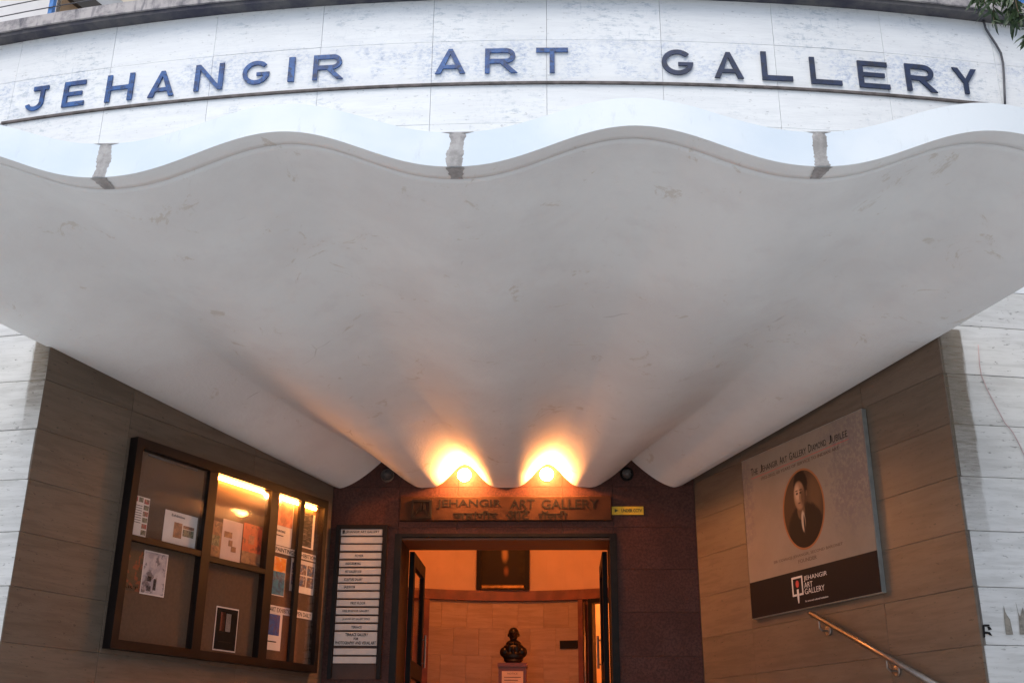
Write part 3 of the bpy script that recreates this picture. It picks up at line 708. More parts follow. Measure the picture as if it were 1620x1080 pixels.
for a_, b_, r_ in ((nu0+fr, d1a, r1), (d1b, d2a, r2)):
    m = MB(); m.box(FL, a_, b_, r_-.02, r_+.02, NBD-.04, NBD-.007); m.build('rail', M['wood'], NB)
for a_, b_, c_, d_ in ((nu0+fr, d1a, r1+.02, nv1-.07), (nu0+fr, d1a, nv0+.06, r1-.02), (d1b, d2a, r2+.02, nv1-.07), (d1b, d2a, nv0+.06, r2-.02), (d2b, d3a, nv0+.06, nv1-.07), (d3b, nu1-.05, nv0+.06, nv1-.07)):
    m = MB(); m.box(FL, a_+.001, b_-.001, c_+.001, d_-.001, NBD-.024, NBD-.020); m.build('pane', M['glass'], NB)
TUBE = emit('warm_tube', (1., .32, .05), 100.)
def tube_lamp(a_, b_, e, on=True):
    v = nv1-.088; m = MB(); m.tube([FL.p(a_, v, .03), FL.p(b_, v, .03)], .014 if on else .008, 10); m.build('tube_lamp', TUBE if on else DULL, NB, smooth=True)
tube_lamp(d1b+.05, d2a-.06, 3.2); tube_lamp(d2b+.04, nu1-.12, 3.2); tube_lamp(nu0+fr+.1, d1a-.1, 0, False)

def picture_mat(name, a_, b_, c_, scale, lo=.42, hi=.58, stretch=(1, 1, 1)):
    k = NT(name); cc = k.coord('Object', stretch, rand=17.); n = k.noise(cc, scale, 5, .6, .6); n2 = k.noise(cc, scale*2.3, 4)
    c = k.mix(k.ramp(n, lo, hi), a_, b_); c = k.mix(k.math('MULTIPLY', k.ramp(n2, .52, .62), .8), c, c_); k.base(c); k.rough(.45); return k.m
PAPER = simple('white_paper', (.66, .63, .6), .7, .05, 8)
PINK = simple('pale_pink_paper', (.62, .5, .45), .7, .08, 8)
def poster(px, lbl, mat, prints=(), name='poster', n=.014):
    u0, u1, v0, v1 = FL.rect(*px, n)
    m = MB(); m.box(FL, u0, u1, v0, v1, n, n+.0015); o = tag(m.build(name, mat), lbl, name, 'papers pinned in the notice board')
    for fa, fb, ga, gb, pm in prints:
        q = MB(); a_, b_ = u0+(u1-u0)*fa, u0+(u1-u0)*fb; c_, d_ = v0+(v1-v0)*ga, v0+(v1-v0)*gb
        if isinstance(pm, str): text(q, FL, pm, a_, b_, c_, d_, n+.0017, n+.0025, .01, res=2); q.build('print', M['ink'], o)
        else: q.box(FL, a_, b_, c_, d_, n+.0017, n+.0025); q.build('picture', pm, o)
    return o
P_RED = picture_mat('red_print_mix', (.35, .03, .03), (.12, .1, .08), (.4, .3, .2), 30); P_GRN = picture_mat('olive_print_mix', (.08, .1, .06), (.2, .2, .14), (.05, .05, .05), 30)
P_DK = picture_mat('dark_flower_photo', (.02, .02, .016), (.035, .03, .022), (.18, .035, .015), 9); P_BW = picture_mat('grey_garden_photo', (.45, .44, .47), (.3, .3, .34), (.06, .06, .08), 9)
P_BLUE = picture_mat('deep_blue_painting', (.02, .06, .25), (.03, .1, .35), (.1, .06, .12), 14); P_SEA = picture_mat('teal_painting', (.02, .12, .25), (.03, .2, .34), (.02, .05, .12), 12)
P_SUN = picture_mat('orange_painting', (.7, .22, .03), (.75, .35, .05), (.7, .55, .4), 8); P_ROSE = picture_mat('rose_painting', (.5, .2, .14), (.4, .13, .08), (.22, .08, .06), 7)
P_VER = picture_mat('vermilion_painting', (.5, .09, .04), (.4, .07, .04), (.12, .03, .02), 8); P_FIG = picture_mat('pale_figures_on_black', (.012, .012, .014), (.012, .012, .014), (.55, .52, .5), 16, stretch=(1, 1, .3)); P_BRN = picture_mat('brown_painting', (.2, .1, .06), (.3, .17, .1), (.1, .06, .05), 10)
P_BLK = picture_mat('black_text_sheet', (.014, .014, .02), (.014, .014, .02), (.2, .18, .16), 30, stretch=(.3, .3, 3)); P_PHO = picture_mat('small_blue_brown_photo', (.06, .1, .2), (.2, .13, .1), (.45, .4, .38), 18)
poster((206, 784, 234, 849), 'narrow white list with a column of red and green squares, upper left bay', PAPER, [(.68, .97, .84-.155*i, .84-.155*i+.12, P_RED if i in (0, 2, 4) else P_GRN) for i in range(6)]+[(.02, .3, .86, .98, P_RED), (.36, .62, .86, .98, P_GRN)]+[(.08, .6, .76-.06*i, .775-.06*i, M['ink']) for i in range(8)], 'notice')
poster((258, 811, 311, 862), 'wide grey white invitation card with two small pictures, upper left bay', PAPER, [(.3, .55, .2, .68, P_BRN), (.58, .92, .3, .52, P_GRN), (.58, .92, .54, .64, P_BRN), (.2, .6, .84, .92, 'Exhibition')], 'invitation')
poster((191, 869, 225, 934), 'dark poster with faint red flowers below the rail, lower left bay', P_DK, [(.1, .9, .05, .12, 'ART')])
poster((224, 872, 263, 942), 'white bordered black and white garden photograph below the rail, lower left bay', PAPER, [(.04, .96, .03, .97, P_BW), (.15, .4, .3, .42, M['ink']), (.2, .42, .08, .2, M['ink']), (.5, .62, .12, .38, M['ink'])], 'photograph')
poster((331, 823, 350, 880), 'narrow olive brown print, leftmost of three under the middle lamp', P_BRN, [(.15, .85, .3, .6, P_GRN)])
poster((350, 823, 382, 887), 'pale pink poster with a brown brush stroke, centre of three under the middle lamp', PINK, [(.1, .5, .55, .7, P_BRN), (.35, .55, .35, .5, P_BRN), (.5, .75, .22, .36, P_BRN)])
poster((383, 829, 413, 893), 'vermilion poster, rightmost of three under the middle lamp', P_VER, [(.3, .6, .5, .72, P_ROSE), (.0, 1., 0.0, .3, P_BRN)])
poster((339, 960, 375, 1030), 'black poster with two pale wing shapes, alone in the lower middle bay', PAPER, [(.03, .97, .03, .97, M['ink']), (.22, .42, .45, .88, P_ROSE), (.46, .68, .45, .86, M['white_ink']), (.25, .7, .3, .35, 'CONCERT'), (.2, .8, .2, .22, M['brown_ink'])])
poster((436, 790, 463, 864), 'white poster headed by a rose painting under the right lamp', PAPER, [(.03, .97, .42, .99, P_ROSE), (.1, .6, .28, .33, 'PAINTINGS'), (.1, .5, .2, .22, M['ink'])])
poster((479, 812, 497, 868), 'black sheet of pale writing with a white edge near the right frame', PAPER, [(.0, .8, .04, 1., P_BLK)], 'notice')
poster((433, 870, 503, 881), 'long white strip of block letters, upper of two in the right bay', PAPER, [(.03, .97, .2, .8, 'PAINTINGS EXHIBITION')], 'paper strip')
poster((428, 880, 451, 942), 'poster half orange sky and half blue water in the right bay', PAPER, [(.02, .98, .62, .99, P_SUN), (.02, .98, .02, .618, P_SEA)])
poster((459, 886, 497, 938), 'white sheet with a grid of small photographs in the right bay', PAPER, [(.04+.32*i, .32+.32*i, .56-.36*j, .88-.36*j, P_PHO) for i in range(3) for j in range(2)], 'photograph sheet')
poster((424, 962, 494, 974), 'long white strip of block letters, lower of two in the right bay', PAPER, [(.03, .97, .2, .8, 'ART EXHIBITION OPEN DAILY')], 'paper strip', n=.018)
poster((421, 966, 445, 1028), 'white poster with a deep blue figure painting, bottom of the right bay', PAPER, [(.06, .84, .38, .92, P_BLUE), (.1, .7, .2, .23, M['ink'])])

# ------------------------------------------------------------------ jubilee panel on the right wall
pu0, pu1, pv0, pv1 = 0.832, 2.372, H(1.06), H(2.305); PD = .036
JP = thing('jubilee_panel', FR.p((pu0+pu1)/2, pv0, 0), 'big cream anniversary panel with an oval portrait on the right wall', 'poster panel')
k = NT('jubilee_print'); uv = k.n('ShaderNodeTexCoord').outputs['UV']; sp = k.n('ShaderNodeSeparateXYZ'); k.t.links.new(uv, sp.inputs[0]); U_, V_ = sp.outputs[0], sp.outputs[1]
ob = k.coord()
def ell(cx, cy, rx, ry, lo, hi, warp=None):
    dx = k.math('DIVIDE', k.math('SUBTRACT', U_, cx), rx); dy = k.math('DIVIDE', k.math('SUBTRACT', V_, cy), ry)
    r_ = k.math('SQRT', k.math('ADD', k.math('MULTIPLY', dx, dx), k.math('MULTIPLY', dy, dy)))
    if warp is not None: r_ = k.math('ADD', r_, warp)
    return k.ramp(r_, lo, hi, 1., 0.)
nb_ = k.noise(ob, 2.5, 5, .65); nf = k.noise(ob, 11., 8, .75); ng = k.noise(ob, 30., 5, .7)
c = k.mix(k.ramp(nb_, .3, .7), (.27, .215, .168), (.235, .185, .142))
wp = k.math('MULTIPLY', k.math('SUBTRACT', nf, .5), 2.2)
for cx, cy, rx, ry, am in ((.93, .72, .24, .3, .75), (1.0, .93, .4, .13, .5), (.02, .72, .08, .34, .7), (.9, .52, .2, .2, .5)):
    mk = k.math('MULTIPLY', k.math('MULTIPLY', ell(cx, cy, rx, ry, .6, 1.1, wp), k.ramp(ng, .4, .55)), am)
    c = k.mix(mk, c, (.19, .145, .135))
band = k.ramp(V_, .2195, .2205, 1., 0.); c = k.mix(band, c, (.014, .011, .012))
# oval portrait: a suited man half turned, lit from his right
O_X, O_Y, O_RX, O_RY = .505, .565, .158, .228
o_in = ell(O_X, O_Y, O_RX, O_RY, .985, 1.0); c = k.mix(ell(O_X, O_Y, O_RX*1.06, O_RY*1.045, .99, 1.01), c, (.3, .12, .05))
pc = k.mix(k.ramp(V_, .35, .75), (.05, .028, .018), (.075, .042, .026))
wsm = k.math('MULTIPLY', k.math('SUBTRACT', ng, .5), .25)
def pell(cx, cy, rx, ry, lo, hi, warp=None): return ell(.505+(cx-.468)*1.1, .588+(cy-.56)*1.12, rx*1.14, ry*1.14, lo, hi, warp)
pc = k.mix(pell(.56, .6, .05, .12, .3, 1.4), pc, (.12, .065, .035))                       # chair back glow
pc = k.mix(pell(.475, .44, .125, .13, .88, 1.04, wsm), pc, (.016, .012, .012))               # suit
pc = k.mix(pell(.452, .535, .028, .05, .8, 1.1), pc, (.13, .075, .045))                   # neck
pc = k.mix(pell(.462, .475, .014, .055, .75, 1.15), pc, (.5, .38, .27))                   # shirt
pc = k.mix(pell(.468, .455, .006, .055, .7, 1.2), pc, (.03, .02, .02))                    # tie
pc = k.mix(pell(.462, .672, .05, .075, .85, 1.08, wsm), pc, (.016, .011, .01))               # hair
pc = k.mix(pell(.447, .615, .04, .078, .82, 1.06), pc, (.3, .17, .1))                     # face
pc = k.mix(pell(.434, .63, .022, .055, .35, 1.2), pc, (.52, .33, .21))                    # lit cheek
pc = k.mix(k.math('MULTIPLY', pell(.474, .6, .022, .06, .4, 1.2), .8), pc, (.07, .038, .026))   # shaded cheek
for ex in (.432, .458): pc = k.mix(k.math('MULTIPLY', pell(ex, .628, .010, .008, .4, 1.2), .9), pc, (.03, .018, .014))
for ex in (.431, .459): pc = k.mix(k.math('MULTIPLY', pell(ex, .643, .013, .0045, .4, 1.2), .8), pc, (.03, .018, .014))
pc = k.mix(k.math('MULTIPLY', pell(.449, .605, .004, .022, .3, 1.2), .6), pc, (.1, .055, .035))
pc = k.mix(k.math('MULTIPLY', pell(.445, .575, .013, .004, .4, 1.2), .85), pc, (.07, .03, .025))
pc = k.mix(k.math('MULTIPLY', pell(.5, .615, .006, .018, .5, 1.2), .7), pc, (.16, .09, .055))
c = k.mix(o_in, c, pc); k.base(c); k.rough(.6); k.b.inputs['Specular IOR Level'].default_value = .06
m = MB(); m.box(FR, pu0, pu1, pv0, pv1, .002, PD-.001); m.build('panel_body', M['panel_edge'], JP)
m = MB(); m.box(FR, pu0+.004, pu1-.004, pv0+.004, pv1-.004, PD-.0005, PD+.002)
def juv(co): return ((co-FR.p(pu0, 0)).dot(FR.U)/(pu1-pu0), (co.z-pv0)/(pv1-pv0))
m.build('printed_face', k.m, JP, uvf=juv)
def ju(t): return pu0+(pu1-pu0)*t
def jv(t): return pv0+(pv1-pv0)*t
q = MB(); n0, n1 = PD+.0022, PD+.003
def smallcaps(words, u0, u1, v0, vb, vs_):
    """words with a tall first letter"""
    tot = sum(1.25+.82*(len(w)-1)+.75 for w in words)-.75; k_ = (u1-u0)/tot; u = u0
    for w_ in words:
        q = MB(); first = 1.12*k_; text(q, FR, w_[0], u, u+first*.85, v0, vb, n0, n1, -.004, skew=.0, res=2); u += 1.25*k_*.9
        if len(w_) > 1: rest = .82*k_*(len(w_)-1); text(q, FR, w_[1:], u, u+rest, v0, vs_, n0, n1, -.006, res=2); u += rest
        q.build('title_word', M['ink'], JP)
        u += .75*k_+.125*k_
smallcaps(['THE', 'JEHANGIR', 'ART', 'GALLERY', 'DIAMOND', 'JUBILEE'], ju(.085), ju(.888), jv(.878), jv(.925), jv(.915))
q = MB(); text(q, FR, '1952-2012, 60 YEARS OF SERVICE TO INDIAN ART', ju(.174), ju(.816), jv(.824), jv(.846), n0, n1, res=2); q.build('subtitle_lettering', M['brown_ink'], JP)
q = MB(); q.box(FR, ju(.085), ju(.89), jv(.860), jv(.8625), n0, n1); q.build('title_rule', M['red_ink'], JP)
q = MB(); text(q, FR, 'SIR COWASJI JEHANGIR, SECOND BARONET', ju(.228), ju(.774), jv(.291), jv(.312), n0, n1, res=2); text(q, FR, 'FOUNDER', ju(.431), ju(.576), jv(.259), jv(.28), n0, n1, res=2); q.build('caption_lettering', M['brown_ink'], JP)
q = MB()
for tx, a_, b_, c_, d_ in (('JEHANGIR', .461, .64, .148, .18), ('ART', .461, .525, .113, .143), ('GALLERY', .461, .612, .077, .108)): q = MB(); text(q, FR, tx, ju(a_), ju(b_), jv(c_), jv(d_), n0, n1, -.006, res=3); q.build('logo_word', M['white_ink'], JP)
q = MB(); text(q, FR, 'for arts and cultural institution', ju(.459), ju(.633), jv(.034), jv(.044), n0, n1, res=2); q.build('logo_lettering', M['white_ink'], JP)
q = MB(); a_, b_, c_, d_, e = ju(.363), ju(.45), jv(.078), jv(.188), .014
for x0_, x1_, y0_, y1_ in ((a_, b_, d_-e, d_), (a_, a_+e, c_, d_-e), (b_-e, b_, c_, d_-e), (a_+e, (a_+b_)/2-.016, c_, c_+e), ((a_+b_)/2+.016, b_-e, c_, c_+e)): q.box(FR, x0_, x1_, y0_, y1_, n0, n1)
um = (a_+b_)/2; q.prism(FR, [(um-.011, jv(.07)), (um-.004, jv(.036)), (um+.006, jv(.036)), (um+.011, jv(.07)), (um+.011, jv(.115)), (um-.011, jv(.115))], n0, n1); q.build('logo_frame', M['white_ink'], JP)
q = MB(); q.prism(FR, [(um+.02*math.cos(i*math.pi/6), jv(.145)+.026*math.sin(i*math.pi/6)) for i in range(12)], n0, n1); q.build('logo_dot', M['red_ink'], JP)

# ------------------------------------------------------------------ handrail
HR = thing('handrail', FR.p(1.55, H(1.0), 0), 'steel handrail sloping down the right wall below the portrait panel', 'handrail')
na = .075; a_ = FR.px(1283, 969.5, na); b_ = FR.px(1462, 1072, na); sl_ = (b_[1]-a_[1])/(b_[0]-a_[0])
ue = 3.1
m = MB(); m.tube([FR.p(a_[0], a_[1], na), FR.p(ue, a_[1]+sl_*(ue-a_[0]), na)], .021, 14); m.build('rail', M['steel'], HR, smooth=True)
for ub in (FR.px(1296, 985, na)[0], FR.px(1403, 1046, na)[0], 2.9):
    vb = a_[1]+sl_*(ub-a_[0]); m = MB(); m.tube([FR.p(ub, vb-.018, na), FR.p(ub, vb-.07, na), FR.p(ub, vb-.085, na-.02), FR.p(ub, vb-.085, .002)], .008, 8); m.lathe(FR.p(ub, vb-.085, .001), FR.N, [(.034, 0), (.034, .008), (.026, .012)], 16); m.build('bracket', M['steel'], HR)

# ------------------------------------------------------------------ terrace railing
TR_ = thing('terrace_railing', FA.p(0, CORN+.13, -.2), 'thin wire railing with blue posts along the terrace above the lettering', 'railing')
RN = -.18
for x, y in ((79, 30), (270, 10), (1393, 5), (1532, 15), (1618, 15)):
    u = FA.px(x, y, RN)[0]; m = MB(); m.box(FA, u-.018, u+.018, CORN+.13, CORN+1.05, RN-.018, RN+.018); m.build('post', M['blue_post'], TR_)
for u in (-5.6, -.9, .55, 4.6):
    m = MB(); m.box(FA, u-.018, u+.018, CORN+.13, CORN+1.05, RN-.018, RN+.018); m.build('post', M['blue_post'], TR_)
for y in (43, 27, 12, -4, -19, -34):
    v = FA.px(0, y, RN+.025)[1]; m = MB(); m.tube([FA.p(-6.8+13.6*i/40, v, RN+.025) for i in range(41)], .0045, 6); m.build('wire', M['wire'], TR_)

# ------------------------------------------------------------------ cable, cord, paint marks
pts = [FA.px(x, y, .02) for x, y in [(1556, 32), (1560, 45), (1566, 55), (1576, 70), (1584, 84), (1587.5, 100), (1589, 125), (1590, 150), (1590.5, 168)]]
m = MB(); m.tube([FA.p(u, v, .016) for u, v in pts], .008, 8); tag(m.build('cable', M['wire'], smooth=True), 'grey cable running down the parapet right of the letter Y', 'cable')
pts = [FA.px(x, y, .01) for x, y in [(1548, 545), (1550, 575), (1553, 593), (1562, 615), (1575, 640), (1590, 668), (1602, 682), (1612, 700), (1622, 722)]]
m = MB(); m.tube([FA.p(u, v, .007) for u, v in pts], .0026, 6); tag(m.build('cord', M['red_cord'], smooth=True), 'thin faded red cord hanging on the right pier', 'cord')
def pm(poly, name, mat, lbl):
    q = MB(); pp = [FA.px(x, y, .004) for x, y in poly]
    q.prism(FA, pp[::-1], .0025, .004); return q.build(name, mat, facade, label=lbl)
pm([(1588, 957), (1590, 966), (1593, 972), (1598, 979), (1603, 1003), (1592, 1003), (1589, 976)], 'stencil_mark', M['stencil'], 'brown stencilled bottle shape')
pm([(1607, 952), (1611, 968), (1614, 975), (1618, 960), (1624, 975), (1624, 1003), (1614, 1003), (1612, 975)], 'stencil_mark', M['stencil'], 'brown stencilled bottle pair')
q = MB()
for poly in ([(1554, 988), (1557.5, 987), (1559, 1007), (1556, 1008)], [(1557.7, 987), (1565, 987), (1566, 990), (1558.2, 990.5)], [(1562, 990.6), (1566, 990.4), (1569.5, 995), (1564, 996)], [(1558.3, 998), (1566, 999), (1570, 1005), (1566, 1004), (1563, 1002), (1559, 1002)]):
    q.prism(FA, [FA.px(x, y, .004) for x, y in poly][::-1], .0025, .004)
q.build('ink_stamp', M['ink'], facade, label='small black stamped mark at the pier corner')
# ragged see-through brown patch along each pier edge, stronger towards the top
def patch_mat(name, col, amt):
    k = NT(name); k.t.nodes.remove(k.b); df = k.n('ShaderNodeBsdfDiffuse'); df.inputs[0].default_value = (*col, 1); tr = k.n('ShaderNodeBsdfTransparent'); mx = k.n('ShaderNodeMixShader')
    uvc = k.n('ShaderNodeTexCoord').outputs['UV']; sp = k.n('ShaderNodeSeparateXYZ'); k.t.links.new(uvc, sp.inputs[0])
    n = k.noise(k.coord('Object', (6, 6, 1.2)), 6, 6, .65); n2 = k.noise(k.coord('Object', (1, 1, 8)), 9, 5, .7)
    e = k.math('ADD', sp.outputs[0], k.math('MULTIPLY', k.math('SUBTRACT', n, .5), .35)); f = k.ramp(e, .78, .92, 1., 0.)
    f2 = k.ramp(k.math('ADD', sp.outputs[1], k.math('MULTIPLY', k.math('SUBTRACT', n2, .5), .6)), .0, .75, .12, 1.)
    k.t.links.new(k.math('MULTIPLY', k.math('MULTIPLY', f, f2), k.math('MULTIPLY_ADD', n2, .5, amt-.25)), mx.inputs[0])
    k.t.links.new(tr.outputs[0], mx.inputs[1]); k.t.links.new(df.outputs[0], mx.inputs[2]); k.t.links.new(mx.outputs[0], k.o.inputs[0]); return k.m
for e_, wd_, v0, lbl in ((sR, .18, H(1.2), 'ragged brown patch down the right pier edge'), (sL, -.14, H(1.95), 'dark brown patch on the left pier edge')):
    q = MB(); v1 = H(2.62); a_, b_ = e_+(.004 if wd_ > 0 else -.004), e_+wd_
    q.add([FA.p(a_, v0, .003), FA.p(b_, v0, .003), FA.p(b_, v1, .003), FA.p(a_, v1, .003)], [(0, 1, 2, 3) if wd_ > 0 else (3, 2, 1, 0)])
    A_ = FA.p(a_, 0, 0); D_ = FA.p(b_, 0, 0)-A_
    q.build('brown_patch', patch_mat('brown_patch', (.21, .165, .115), .62), facade, label=lbl, uvf=lambda co: ((Vector((co.x, co.y, 0))-A_).dot(D_)/D_.length_squared, (co.z-v0)/(v1-v0)))

# ------------------------------------------------------------------ lobby contents
PT = FN
cu = -.08; cw = .57
fv0 = RAILT+.014; fv1 = fv0+.82
PO = Frame((LC.x+cu-.0, LC.y+LR-.05), 0)
FP = thing('framed_portrait', PO.p(0, fv0, 0), 'dark framed oil portrait hung above the lobby rail', 'painting')
hw = .3
m = MB(); m.box(PO, -hw, -hw+.05, fv0, fv1, 0, .05); m.box(PO, hw-.05, hw, fv0, fv1, 0, .05); m.box(PO, -hw+.05, hw-.05, fv1-.05, fv1, 0, .05); m.build('frame', M['black'], FP)
m = MB(); m.slab(PO, -hw+.05, hw-.05, fv0, fv0+.05, 0, .055, .012); m.build('frame_rail', M['gilt'], FP)
k = NT('dark_oil_portrait'); uv = k.n('ShaderNodeTexCoord').outputs['UV']; sp = k.n('ShaderNodeSeparateXYZ'); k.t.links.new(uv, sp.inputs[0]); U_, V_ = sp.outputs[0], sp.outputs[1]; ob = k.coord(); ng = k.noise(ob, 12, 5)
wsm = k.math('MULTIPLY', k.math('SUBTRACT', ng, .5), .5)
c = k.mix(k.ramp(ng, .3, .7), (.014, .01, .006), (.028, .02, .01)); c = k.mix(ell(.48, .25, .34, .5, .7, 1.2, wsm), c, (.02, .015, .012))
c = k.mix(ell(.5, .74, .12, .17, .5, 1.25, wsm), c, (.3, .16, .06)); c = k.mix(ell(.53, .5, .075, .15, .2, 1.2, wsm), c, (.42, .25, .1)); c = k.mix(ell(.56, .25, .06, .08, .2, 1.2, wsm), c, (.22, .09, .035))
k.base(c); k.rough(.5); k.b.inputs['Specular IOR Level'].default_value = .12
m = MB(); m.box(PO, -hw+.05, hw-.05, fv0+.05, fv1-.05, .004, .02); m.build('canvas', k.m, FP, uvf=lambda co: ((co.x-PO.O.x+hw)/(2*hw), (co.z-fv0)/(fv1-fv0)))

PX0, PX1, PY = -.672, -.362, 12.0
px_ = (PX0+PX1)/2; ptop = H(1.008)
PD_ = thing('pedestal', (px_, PY+.14, FLOOR), 'square red brown pedestal with a paper notice in the lobby', 'pedestal')
m = MB(); wbox(m, PX0+.01, PX1-.01, PY+.01, PY+.27, FLOOR+.121, ptop-.041); m.build('shaft', M['red_wood'], PD_)
m = MB(); wbox(m, PX0-.03, PX1+.03, PY-.03, PY+.31, FLOOR+.001, FLOOR+.12); m.build('plinth', M['red_wood'], PD_)
m = MB(); wbox(m, PX0, PX1, PY, PY+.28, ptop-.04, ptop); m.build('cap', M['red_wood'], PD_)
F_ = Frame((px_, PY+.01), 0); NP = tag(MB().box(F_, -.11, .115, ptop-.45, ptop-.085, .002, .008).build('framed_notice', simple('cream_notice_paper', (.75, .55, .4), .6, .05)), 'pale printed notice fixed to the front of the pedestal', 'notice')
q = MB()
for i in range(9): q.box(F_, -.085, .09-.03*(i % 3), ptop-.15-.03*i, ptop-.143-.03*i, .0082, .009)
text(q, F_, 'NOTICE', -.05, .055, ptop-.118, ptop-.1, .0082, .009, res=2); q.build('print', M['brown_ink'], NP)

# bronze bust: ellipsoids fused into one skin
BZ = ptop+.001; bx, by = px_+.005, PY+.14
bm_ = bmesh.new()
def blob(c, r, rot=None):
    mt = Matrix.Translation(c) @ (rot if rot else Matrix()) @ Matrix.Diagonal((*r, 1))
    bmesh.ops.create_uvsphere(bm_, u_segments=20, v_segments=14, radius=1, matrix=mt)
sc_ = .36
def bp(x, y, z): return Vector((x*sc_, y*sc_, z*sc_))
for c_, r_ in (((0, .0, .885), (.158, .18, .165)), ((0, -.04, .8), (.135, .145, .15)), ((0, -.03, .74), (.095, .11, .08)), ((0, -.185, .82), (.03, .04, .055)), ((0, -.165, .775), (.04, .03, .02)), ((0, -.15, .745), (.05, .035, .02)), ((0, -.14, .7), (.05, .045, .035)),
               ((-.158, .01, .82), (.026, .042, .058)), ((.158, .01, .82), (.026, .042, .058)), ((-.055, -.14, .885), (.055, .04, .02)), ((.055, -.14, .885), (.055, .04, .02)), ((0, .01, .64), (.115, .12, .13)),
               ((0, .0, .42), (.29, .17, .17)), ((-.26, .01, .33), (.15, .14, .16)), ((.26, .01, .33), (.15, .14, .16)), ((0, .01, .57), (.23, .14, .12)), ((-.15, .01, .46), (.16, .13, .1)), ((.15, .01, .46), (.16, .13, .1)), ((0, -.03, .22), (.33, .16, .17)), ((0, -.02, .1), (.29, .14, .1)), ((-.11, -.11, .42), (.06, .05, .17)), ((.11, -.11, .42), (.06, .05, .17)), ((0, -.16, .32), (.045, .03, .16)), ((-.07, -.11, .57), (.07, .055, .045)), ((.07, -.11, .57), (.07, .055, .045))):
    blob(bp(*c_), tuple(x*sc_ for x in r_))
bmesh.ops.create_cone(bm_, cap_ends=True, segments=24, radius1=.21*sc_, radius2=.23*sc_, depth=.08*sc_, matrix=Matrix.Translation(bp(0, 0, .04)))
me = bpy.data.meshes.new('bust'); bm_.to_mesh(me); bm_.free(); tmp = bpy.data.objects.new('bust_tmp', me); COL.objects.link(tmp)
rm = tmp.modifiers.new('r', 'REMESH'); rm.mode = 'VOXEL'; rm.voxel_size = .0045; sm = tmp.modifiers.new('s', 'SMOOTH'); sm.iterations = 6; sm.factor = .5
me2 = bpy.data.meshes.new_from_object(tmp.evaluated_get(bpy.context.evaluated_depsgraph_get())); bpy.data.objects.remove(tmp)
me2.materials.clear(); me2.materials.append(M['bronze']); me2.shade_smooth(); me2.name = 'bust'
bu = bpy.data.objects.new('bust', me2); COL.objects.link(bu); zmin = min(v.co.z for v in me2.vertices); bu.location = (bx, by, BZ-zmin)
tag(bu, 'small dark bronze bust of a bald man in a coat on the lobby pedestal', 'bust')
# dark plaque on the lobby wall
a_ = .74
pl = tag(MB().slab(FN, sb-.22, sb-.012, H(1.26)-.043, H(1.26)+.043, .003, .02, .004, 3).build('wall_plaque', M['black']), 'small dark plaque on the stone wall right of the bust', 'plaque')
m = MB(); u_ = sb+.085; m.tube([FN.p(u_, FLOOR, .05), FN.p(u_, RAILT-.14, .05)], .014, 10); tag(m.build('standing_pipe', M['steel'], smooth=True), 'thin polished pipe standing beside the side room doorway', 'pipe')

# ------------------------------------------------------------------ tree whose twigs hang into the top right corner
rnd = random.Random(21)
TB = Vector((5.1, 3.3, 0)); TRE = thing('street_tree', TB, 'leafy street tree whose drooping twigs hang before the right end of the cornice', 'tree')
m = MB(); m.tube([TB+Vector((0, 0, -.02)), TB+Vector((.05, .02, 1.2)), TB+Vector((-.06, .1, 2.6)), TB+Vector((-.02, .15, 4.2)), TB+Vector((.1, .25, 6.2)), TB+Vector((.15, .3, 8))], [.2, .16, .14, .12, .08, .02], 12); m.build('trunk', M['bark'], TRE, smooth=True)
lf = MB(); tw = MB()
def leaflet(p, d, ln, wd):
    d = d.normalized(); sd_ = d.cross(Vector((rnd.uniform(-1, 1), rnd.uniform(-1, 1), .3))).normalized(); nrm = d.cross(sd_)
    lf.add([p, p+d*ln*.35+sd_*wd, p+d*ln*.75+sd_*wd*.7-nrm*.004, p+d*ln, p+d*ln*.75-sd_*wd*.7-nrm*.004, p+d*ln*.35-sd_*wd], [(0, 1, 2, 5), (2, 3, 4, 5)])
def spray(p, d, ln, nleaf, ll=.11):
    q = p.copy(); pts = [q.copy()]; dd = d.normalized()
    for i in range(7):
        dd = (dd+Vector((rnd.uniform(-.15, .15), rnd.uniform(-.15, .15), -.22))).normalized(); q = q+dd*ln/7; pts.append(q.copy())
    tw.tube(pts, [.006*(1-i/9) for i in range(8)], 5)
    for i in range(nleaf):
        t = rnd.uniform(.1, 1)*7; a_ = int(min(t, 6.99)); pp = pts[a_].lerp(pts[a_+1], t-a_)
        leaflet(pp, Vector((rnd.uniform(-.7, .7), rnd.uniform(-.7, .7), rnd.uniform(-1.3, -.2))), ll*rnd.uniform(.6, 1.25), ll*.12)
def pixpt(x, y, Y):
    d = RT*(x-810)-UP*(y-540)+FW*FPX; d = d*(Y/d.y); return Vector((d.x, d.y, d.z+EYE))
ends = []
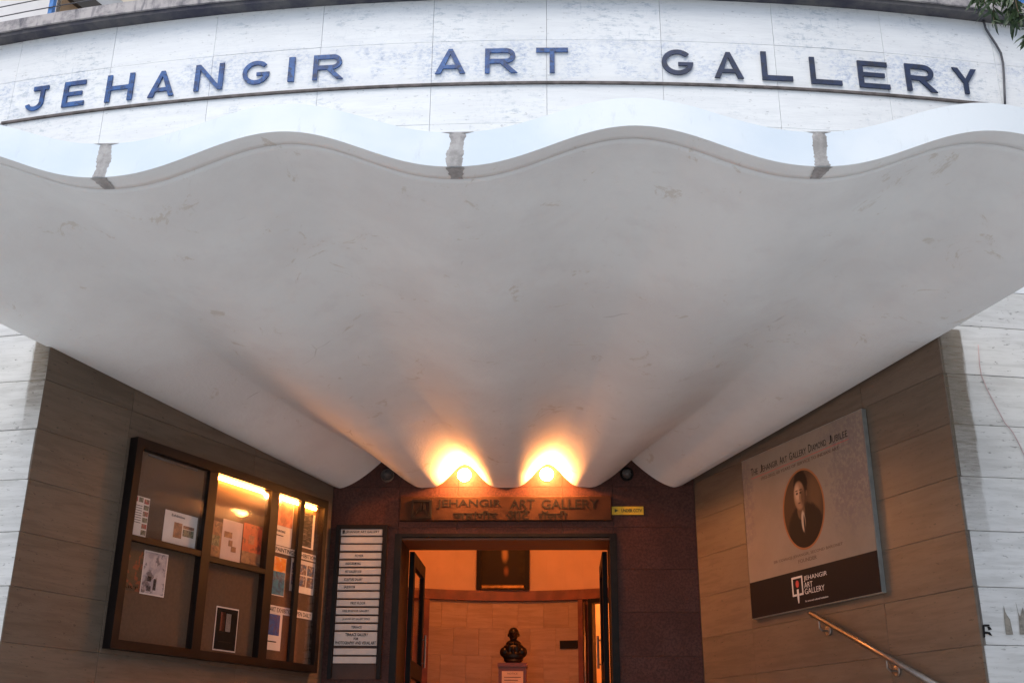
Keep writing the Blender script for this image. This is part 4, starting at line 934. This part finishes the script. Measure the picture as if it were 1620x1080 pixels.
for (x, y, Y, n_) in ((1575, -20, 5.3, 34), (1590, -26, 5.2, 36), (1585, -16, 5.25, 26), (1606, -30, 5.15, 26), (1530, -34, 5.4, 10), (1624, -2, 5.1, 24), (1632, -12, 5.05, 30), (1565, -40, 5.4, 20), (1650, 0, 5.2, 30)):
    p = pixpt(x, y, Y); ends.append(p); spray(p, Vector((rnd.uniform(-.25, .2), rnd.uniform(-.1, .1), -.5)), .26, n_+8, .085)
root = TB+Vector((-.02, .15, 4.1)); cen = sum(ends, Vector())/len(ends)+Vector((.15, 0, .25))
tw.tube([root, root.lerp(cen, .4)+Vector((0, 0, .35)), root.lerp(cen, .75)+Vector((0, 0, .3)), cen], [.07, .05, .03, .015], 8)
for e_ in ends: tw.tube([cen, cen.lerp(e_, .5)+Vector((0, 0, .06)), e_], [.014, .009, .006], 6)
for i in range(46):
    th = rnd.uniform(0, 6.283); rr_ = rnd.uniform(.5, 1.9); e_ = TB+Vector((.35+rr_*math.cos(th), -.35+rr_*math.sin(th)*.9, rnd.uniform(4.6, 7.8)))
    st_ = TB+Vector((.05, .2, rnd.uniform(4.2, 6.6))); tw.tube([st_, st_.lerp(e_, .5)+Vector((0, 0, .25)), e_], [.035, .022, .008], 6)
    for j in range(5): spray(e_+Vector((rnd.uniform(-.25, .25), rnd.uniform(-.25, .25), rnd.uniform(-.2, .2))), Vector((rnd.uniform(-1, 1), rnd.uniform(-1, 1), .2)), .5, 26, .15)
for i in range(26):  # extra unseen branches, added to shade the right end of the fascia
    e_ = Vector((rnd.uniform(2.0, 4.2), rnd.uniform(2.5, 4.0), rnd.uniform(6.4, 7.6)))
    st_ = TB+Vector((.05, .2, rnd.uniform(4.8, 6.4))); tw.tube([st_, st_.lerp(e_, .5)+Vector((0, 0, .3)), e_], [.04, .024, .008], 6)
    for j in range(5): spray(e_+Vector((rnd.uniform(-.3, .3), rnd.uniform(-.3, .3), rnd.uniform(-.1, .2))), Vector((rnd.uniform(-1, 1), rnd.uniform(-1, 1), .3)), .5, 26, .15)
tw.build('limbs', M['bark'], TRE); lf.build('crown', M['leaf'], TRE)
